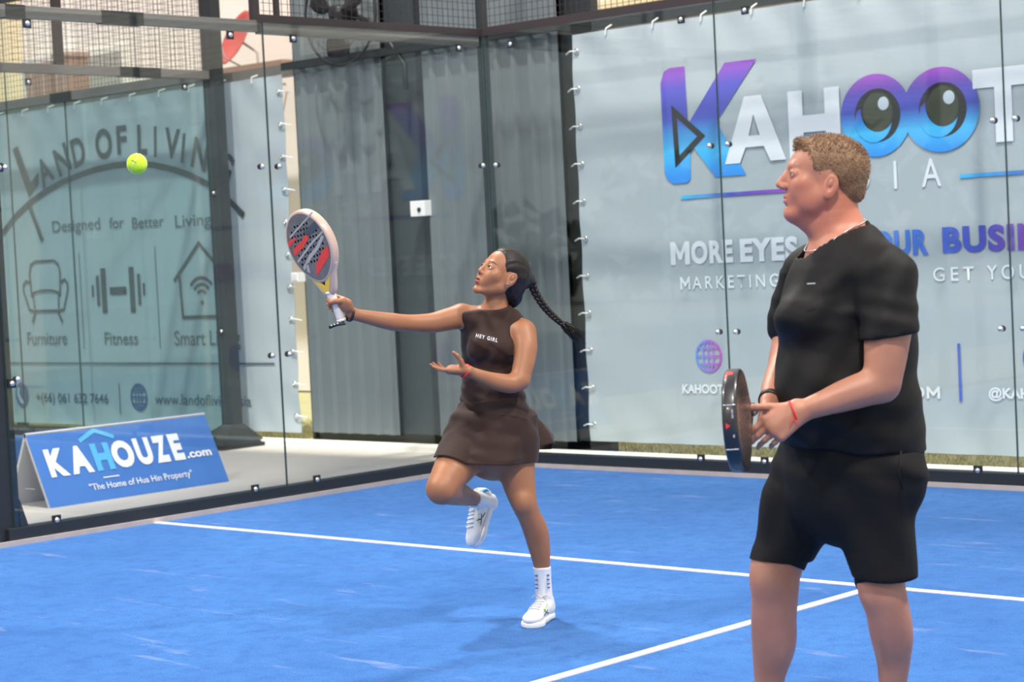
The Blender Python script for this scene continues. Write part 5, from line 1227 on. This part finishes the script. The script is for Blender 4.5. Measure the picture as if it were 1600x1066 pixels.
# ------------------------------------------------------------------ padel rackets
def racket(name,label,origin,parent_rot,ax_l,nrm_,L=.455,hw=.130,hl=.145,th=.038,cols=None,seed=1,style='red',loc=(0,0,0),rz=0.):
    """ax_l: unit vector butt -> tip, nrm_: face normal; origin = centre of the head. Local frame of the root = person frame"""
    root=tag(empty(name,loc,rz),label,'racket'); a=nrm(ax_l); n=nrm(V(*nrm_)-a*(V(*nrm_)@a)); w_=np.cross(a,n); O=V(*origin)
    P=lambda x,y,z: O+w_*x+a*y+n*z     # x across, y towards the tip, z out of the face
    def outline(t,inset=0):   # teardrop head outline
        x=(hw-inset)*math.sin(t); y=(hl-inset)*math.cos(t)
        if y<0: x*=1-.20*(y/hl)**2; y*=1.02
        return x,y
    N=72; pr=((0,-.5),( -.004,-.5),(.0,-.44),(.004,-.30),(.005,0),(.004,.30),(.0,.44),(-.004,.5))
    v=[];f=[]
    prof=((.010,-.5),(.004,-.5),(.0,-.40),(-.001,-.2),(-.001,.2),(.0,.40),(.004,.5),(.010,.5))
    for i in range(N):
        for ins,z in prof: x,y=outline(2*PI*i/N,ins); v.append(P(x,y,z*th))
    m_=len(prof)
    for i in range(N):
        j=(i+1)%N
        for q in range(m_-1): f.append((i*m_+q,i*m_+q+1,j*m_+q+1,j*m_+q))
    from_vf('frame',v,f,cols['frame'],root,True)
    # drilled faces: polar-free grid with holes
    holes=[]; sp=.0195
    for r in range(-4,5):
        for c in range(-4,5):
            x=c*sp+(sp/2 if r%2 else 0); y=r*sp*.95+.015
            if (x/(hw-.032))**2+((y)/(hl-.038))**2<1: holes.append((x,y))
    for sgn in (1,-1):
        bm=bmesh.new(); es=[]; z=sgn*th*.497
        def loop(pts):
            vs=[bm.verts.new(P(x,y,z)) for x,y in pts]; es.extend(bm.edges.new((vs[i],vs[(i+1)%len(vs)])) for i in range(len(vs)))
        loop([outline(2*PI*i/N,.008) for i in range(N)])
        for hx,hy in holes: loop([(hx+.0055*math.cos(t),hy+.0055*math.sin(t)) for t in np.linspace(0,2*PI,12,endpoint=False)])
        bmesh.ops.triangle_fill(bm,edges=es,use_beauty=True,normal=Vector(n*sgn)); me=bpy.data.meshes.new('face'); bm.to_mesh(me); bm.free()
        fo=link('face',me,cols['face'],root)
        if sgn==1:
            face=fo
            hb_=MB()
            for hx,hy in holes:
                t0=[P(hx+.0055*math.cos(t),hy+.0055*math.sin(t),th*.497) for t in np.linspace(0,2*PI,12,endpoint=False)]; t1=[P(hx+.0055*math.cos(t),hy+.0055*math.sin(t),-th*.497) for t in np.linspace(0,2*PI,12,endpoint=False)]
                hb_.add(t0+t1,[(i,(i+1)%12,12+(i+1)%12,12+i) for i in range(12)])
            tag(hb_.build('hole_walls',cols['hole'],root),kind='stuff')
    # decals on the printed face
    def decal(pts,m,lift=.0008,nm='decal'):
        MB().add([P(x,y,th*.497+lift) for x,y in pts],[tuple(range(len(pts)))]).build(nm,m,face)
    for pts,m in cols.get('decals',[]): decal(pts,m)
    # throat: two arms and a small bridge, then the handle
    yb=-hl*1.02
    hy=yb-.045
    for sg in (1,-1):
        tb=Body(); tb.chain([tuple(P(sg*.086,yb+.062,0))+(.014,),tuple(P(sg*.060,yb+.030,0))+(.016,),tuple(P(sg*.030,yb-.030,0))+(.0155,),tuple(P(sg*.012,hy,0))+(.0155,)],.004)
        cloth_body('throat_arm',tb,cols['frame'],root,.0035,lambda D,X,Y,Z:D)
    # printed heart plate between the arms, with its window
    out=[(-.070,yb+.035),(.070,yb+.035),(.045,yb+.004),(.016,hy+.004),(-.016,hy+.004),(-.045,yb+.004)]; hole=[(-.028,yb+.020),(.028,yb+.020),(.0,yb-.020)]
    for sgn in (1,-1):
        bm=bmesh.new(); es=[]
        for lp in (out,hole):
            vs=[bm.verts.new(P(x,y,sgn*.0152)) for x,y in lp]; es+=[bm.edges.new((vs[i],vs[(i+1)%len(vs)])) for i in range(len(vs))]
        bmesh.ops.triangle_fill(bm,edges=es,use_beauty=True); me=bpy.data.meshes.new('heart_plate'); bm.to_mesh(me); bm.free(); hp_=link('heart_plate',me,cols['throat'],root); md=hp_.modifiers.new('t','SOLIDIFY'); md.thickness=.004; md.offset=0
    e=yb-.045-.115
    MB().tube([P(0,hy+.012,0),P(0,hy-.004,0),P(0,e+.01,0),P(0,e,0)],[.0165,.0185,.0165,.017],16).build('grip',cols['grip'],root,True)
    for i in range(9):
        pass
    MB().tube([P(0,hy+.004,0),P(0,hy-.006,0)],.0200,16).build('collar',cols['collar'],root,True)
    MB().tube([P(0,e+.002,0),P(0,e-.008,0)],[.0190,.0185],16).build('butt_cap',cols['cap'],root,True)
    return root,P,e
RFR=mat('racket_beige',(.60,.43,.35),.3,coat=.25); RFA=mat('racket_face',(.13,.12,.11),.4,noise=(24,3,.6,(.20,.185,.17)))
RRED=mat('racket_red',(.78,.05,.03),.4); RGR=mat('racket_pale',(.42,.40,.37),.4); RDK=mat('racket_slate',(.06,.075,.09),.4); RYE=mat('racket_yellow',(.75,.50,.06),.35)
WHG=mat('grip_white',(.76,.70,.66),.7,bump=(150,.4,.001)); HOL=mat('hole_dark',(.02,.02,.022),.6)
dec=[([(-.105,-.02),(-.03,.005),(.015,.03),(.03,.052),(.0,.045),(-.03,.03),(-.06,.02),(-.10,.008)],RRED),([(-.118,.020),(-.060,.040),(-.055,.052),(-.115,.042)],RRED),
     ([(-.02,-.118),(.10,-.055),(.112,-.015),(.07,-.028),(.0,-.075)],RRED),
     ([(-.09,.052),(.10,.120),(.098,.126),(-.09,.060)],RGR),([(-.10,-.05),(.02,.004),(.12,.040),(.12,.047),(.02,.014),(-.10,-.040)],RGR),
     ([(-.08,-.085),(-.01,-.045),(.05,-.02),(.11,.02),(.10,.03),(.04,-.008),(-.02,-.032),(-.08,-.070)],RGR),
     ([(.0,.06),(.09,.088),(.10,.060),(.02,.040)],RDK),([(-.05,-.10),(-.04,-.06),(-.05,-.055),(-.066,-.09)],RGR)]
# woman's racket (in her local frame)
RC=V(*(-0.8321,-0.27,1.5434)); al=nrm(V(*(-0.8562,-0.275,1.683))-V(*(-0.7234,-0.235,1.2667))); 
g_=V(*(-0.7234,-0.235,1.2667)); RC=g_+al*(.145*1.02+.045+.115)
rk,PR,e_=racket('padel_racket','beige rimmed padel racket with grey and red face held up by the woman',RC,None,al,(-.72,-.66,.05),cols=dict(frame=RFR,face=RFA,hole=HOL,throat=RYE,grip=WHG,collar=mat('collar_white',(.85,.84,.82),.4),cap=WHG,decals=dec),loc=WO_,rz=-(-0.748123))
# strap hanging off the butt
st_=MB(); st_.tube([PR(0,e_-.004,0),PR(.01,e_-.02,.0),V(*(-0.7381,-0.25,1.248)),V(*(-0.7701,-0.26,1.2375))],.0065,8).tube([PR(0,e_-.004,0),V(*(-0.6996,-0.22,1.2675)),V(*(-0.6844,-0.21,1.2864))],.005,8); st_.build('strap',RUBBER,rk,True)
for k in range(3):
    q=V(*(-0.7546,-0.262,1.2443))+V(.006*k*2-.006,-.006,.003*k); MB().tube([q,q+V(.003,0,.004)],.003,6).build('strap_mark',mat('strap_white',(.8,.8,.8)),rk)
# man's racket: black, seen nearly edge-on, held low in front of him
BFR=mat('racket_black',(.010,.010,.011),.32,coat=.15,noise=(8,3,.5,(.05,.045,.045))); BFA=mat('racket_black_face',(.035,.028,.025),.3,noise=(7,4,.8,(.12,.085,.07)))
decb=[([(-.035,-.114),(.025,-.114),(.025,-.1095),(-.035,-.1095)],mat('racket_line',(.45,.42,.40),.4))]
RB=V(*(-0.3056,-0.4,1.0444)); 
rk2,PR2,e2=racket('padel_racket','black padel racket with dark drilled face held low by the man',RB,None,(-.235,-.972,.0),(.962,-.235,.03),cols=dict(frame=BFR,face=BFA,hole=HOL,throat=BFR,grip=mat('grip_pale',(.60,.52,.50),.7),collar=BFR,cap=BFR,decals=decb),loc=MO_,rz=-(-0.748123))

MRK=mat('racket_mark_red',(.80,.04,.03),.4)
MB().add([PR2(-.008,.1462,-.010),PR2(.008,.1462,-.0105),PR2(0,.1462,.001)],[(0,1,2)]).build('rim_mark',MRK,rk2)
MB().add([PR2(.112,.0755,-.013),PR2(.1255,.046,-.013),PR2(.1255,.046,.004),PR2(.112,.0755,.004)],[(0,1,2,3)]).build('rim_mark',MRK,rk2)
for x0,x1 in ((.050,.056),(-.060,-.054)):
    MB().tube([PR2(x0,.1345,z) for z in (-.016,-.005,.006,.016)],.0016,5).build('rim_line',mat('rim_silver',(.55,.55,.56),.3,.6),rk2,True)
for x0 in (.030,.018,-.030):
    MB().add([PR2(x0,.1445,.006),PR2(x0+.010,.1435,.006),PR2(x0+.010,.1435,.010),PR2(x0,.1445,.010)],[(0,1,2,3)]).build('rim_label',mat('rim_label',(.40,.38,.45),.4),rk2)

# ------------------------------------------------------------------ ball
bl=tag(empty('ball',tuple((4.4173,-6.3394,1.8376))),'yellow green padel ball flying in the air before the left banner','ball')
ba=MB(); ba.lathe((0,0,-.033),(0,0,1),[(.033-.033*math.cos(a),max(.033*math.sin(a),.0004)) for a in np.linspace(0,PI,25)],36)
felt=ba.build('felt',mat('felt_yellow',(.62,.88,.05),.95,bump=(400,.6,.002),noise=(150,2,.5,(.50,.78,.03))),bl,True)
sm=MB(); pts=[]
for t in np.linspace(0,2*PI,64,endpoint=False):
    a_=.44; q=Vector((math.cos(t)*(1-a_)+a_*math.cos(3*t),math.sin(t)*(1-a_)-a_*math.sin(3*t),2*math.sqrt(a_*(1-a_))*math.sin(2*t))).normalized()*.0328; pts.append(q)
sm.tube(pts,.0012,5,closed=True); sm.build('seam',mat('seam_pale',(.75,.8,.55),.8),bl,True)
MB().tube([Vector((x,-.0322,z)) for x,z in ((-.008,.009),(0,.007),(.008,.003))],.0013,5).build('mark',mat('ball_mark',(.10,.22,.02)),bl)
bl.rotation_euler=(0,.2,.6)
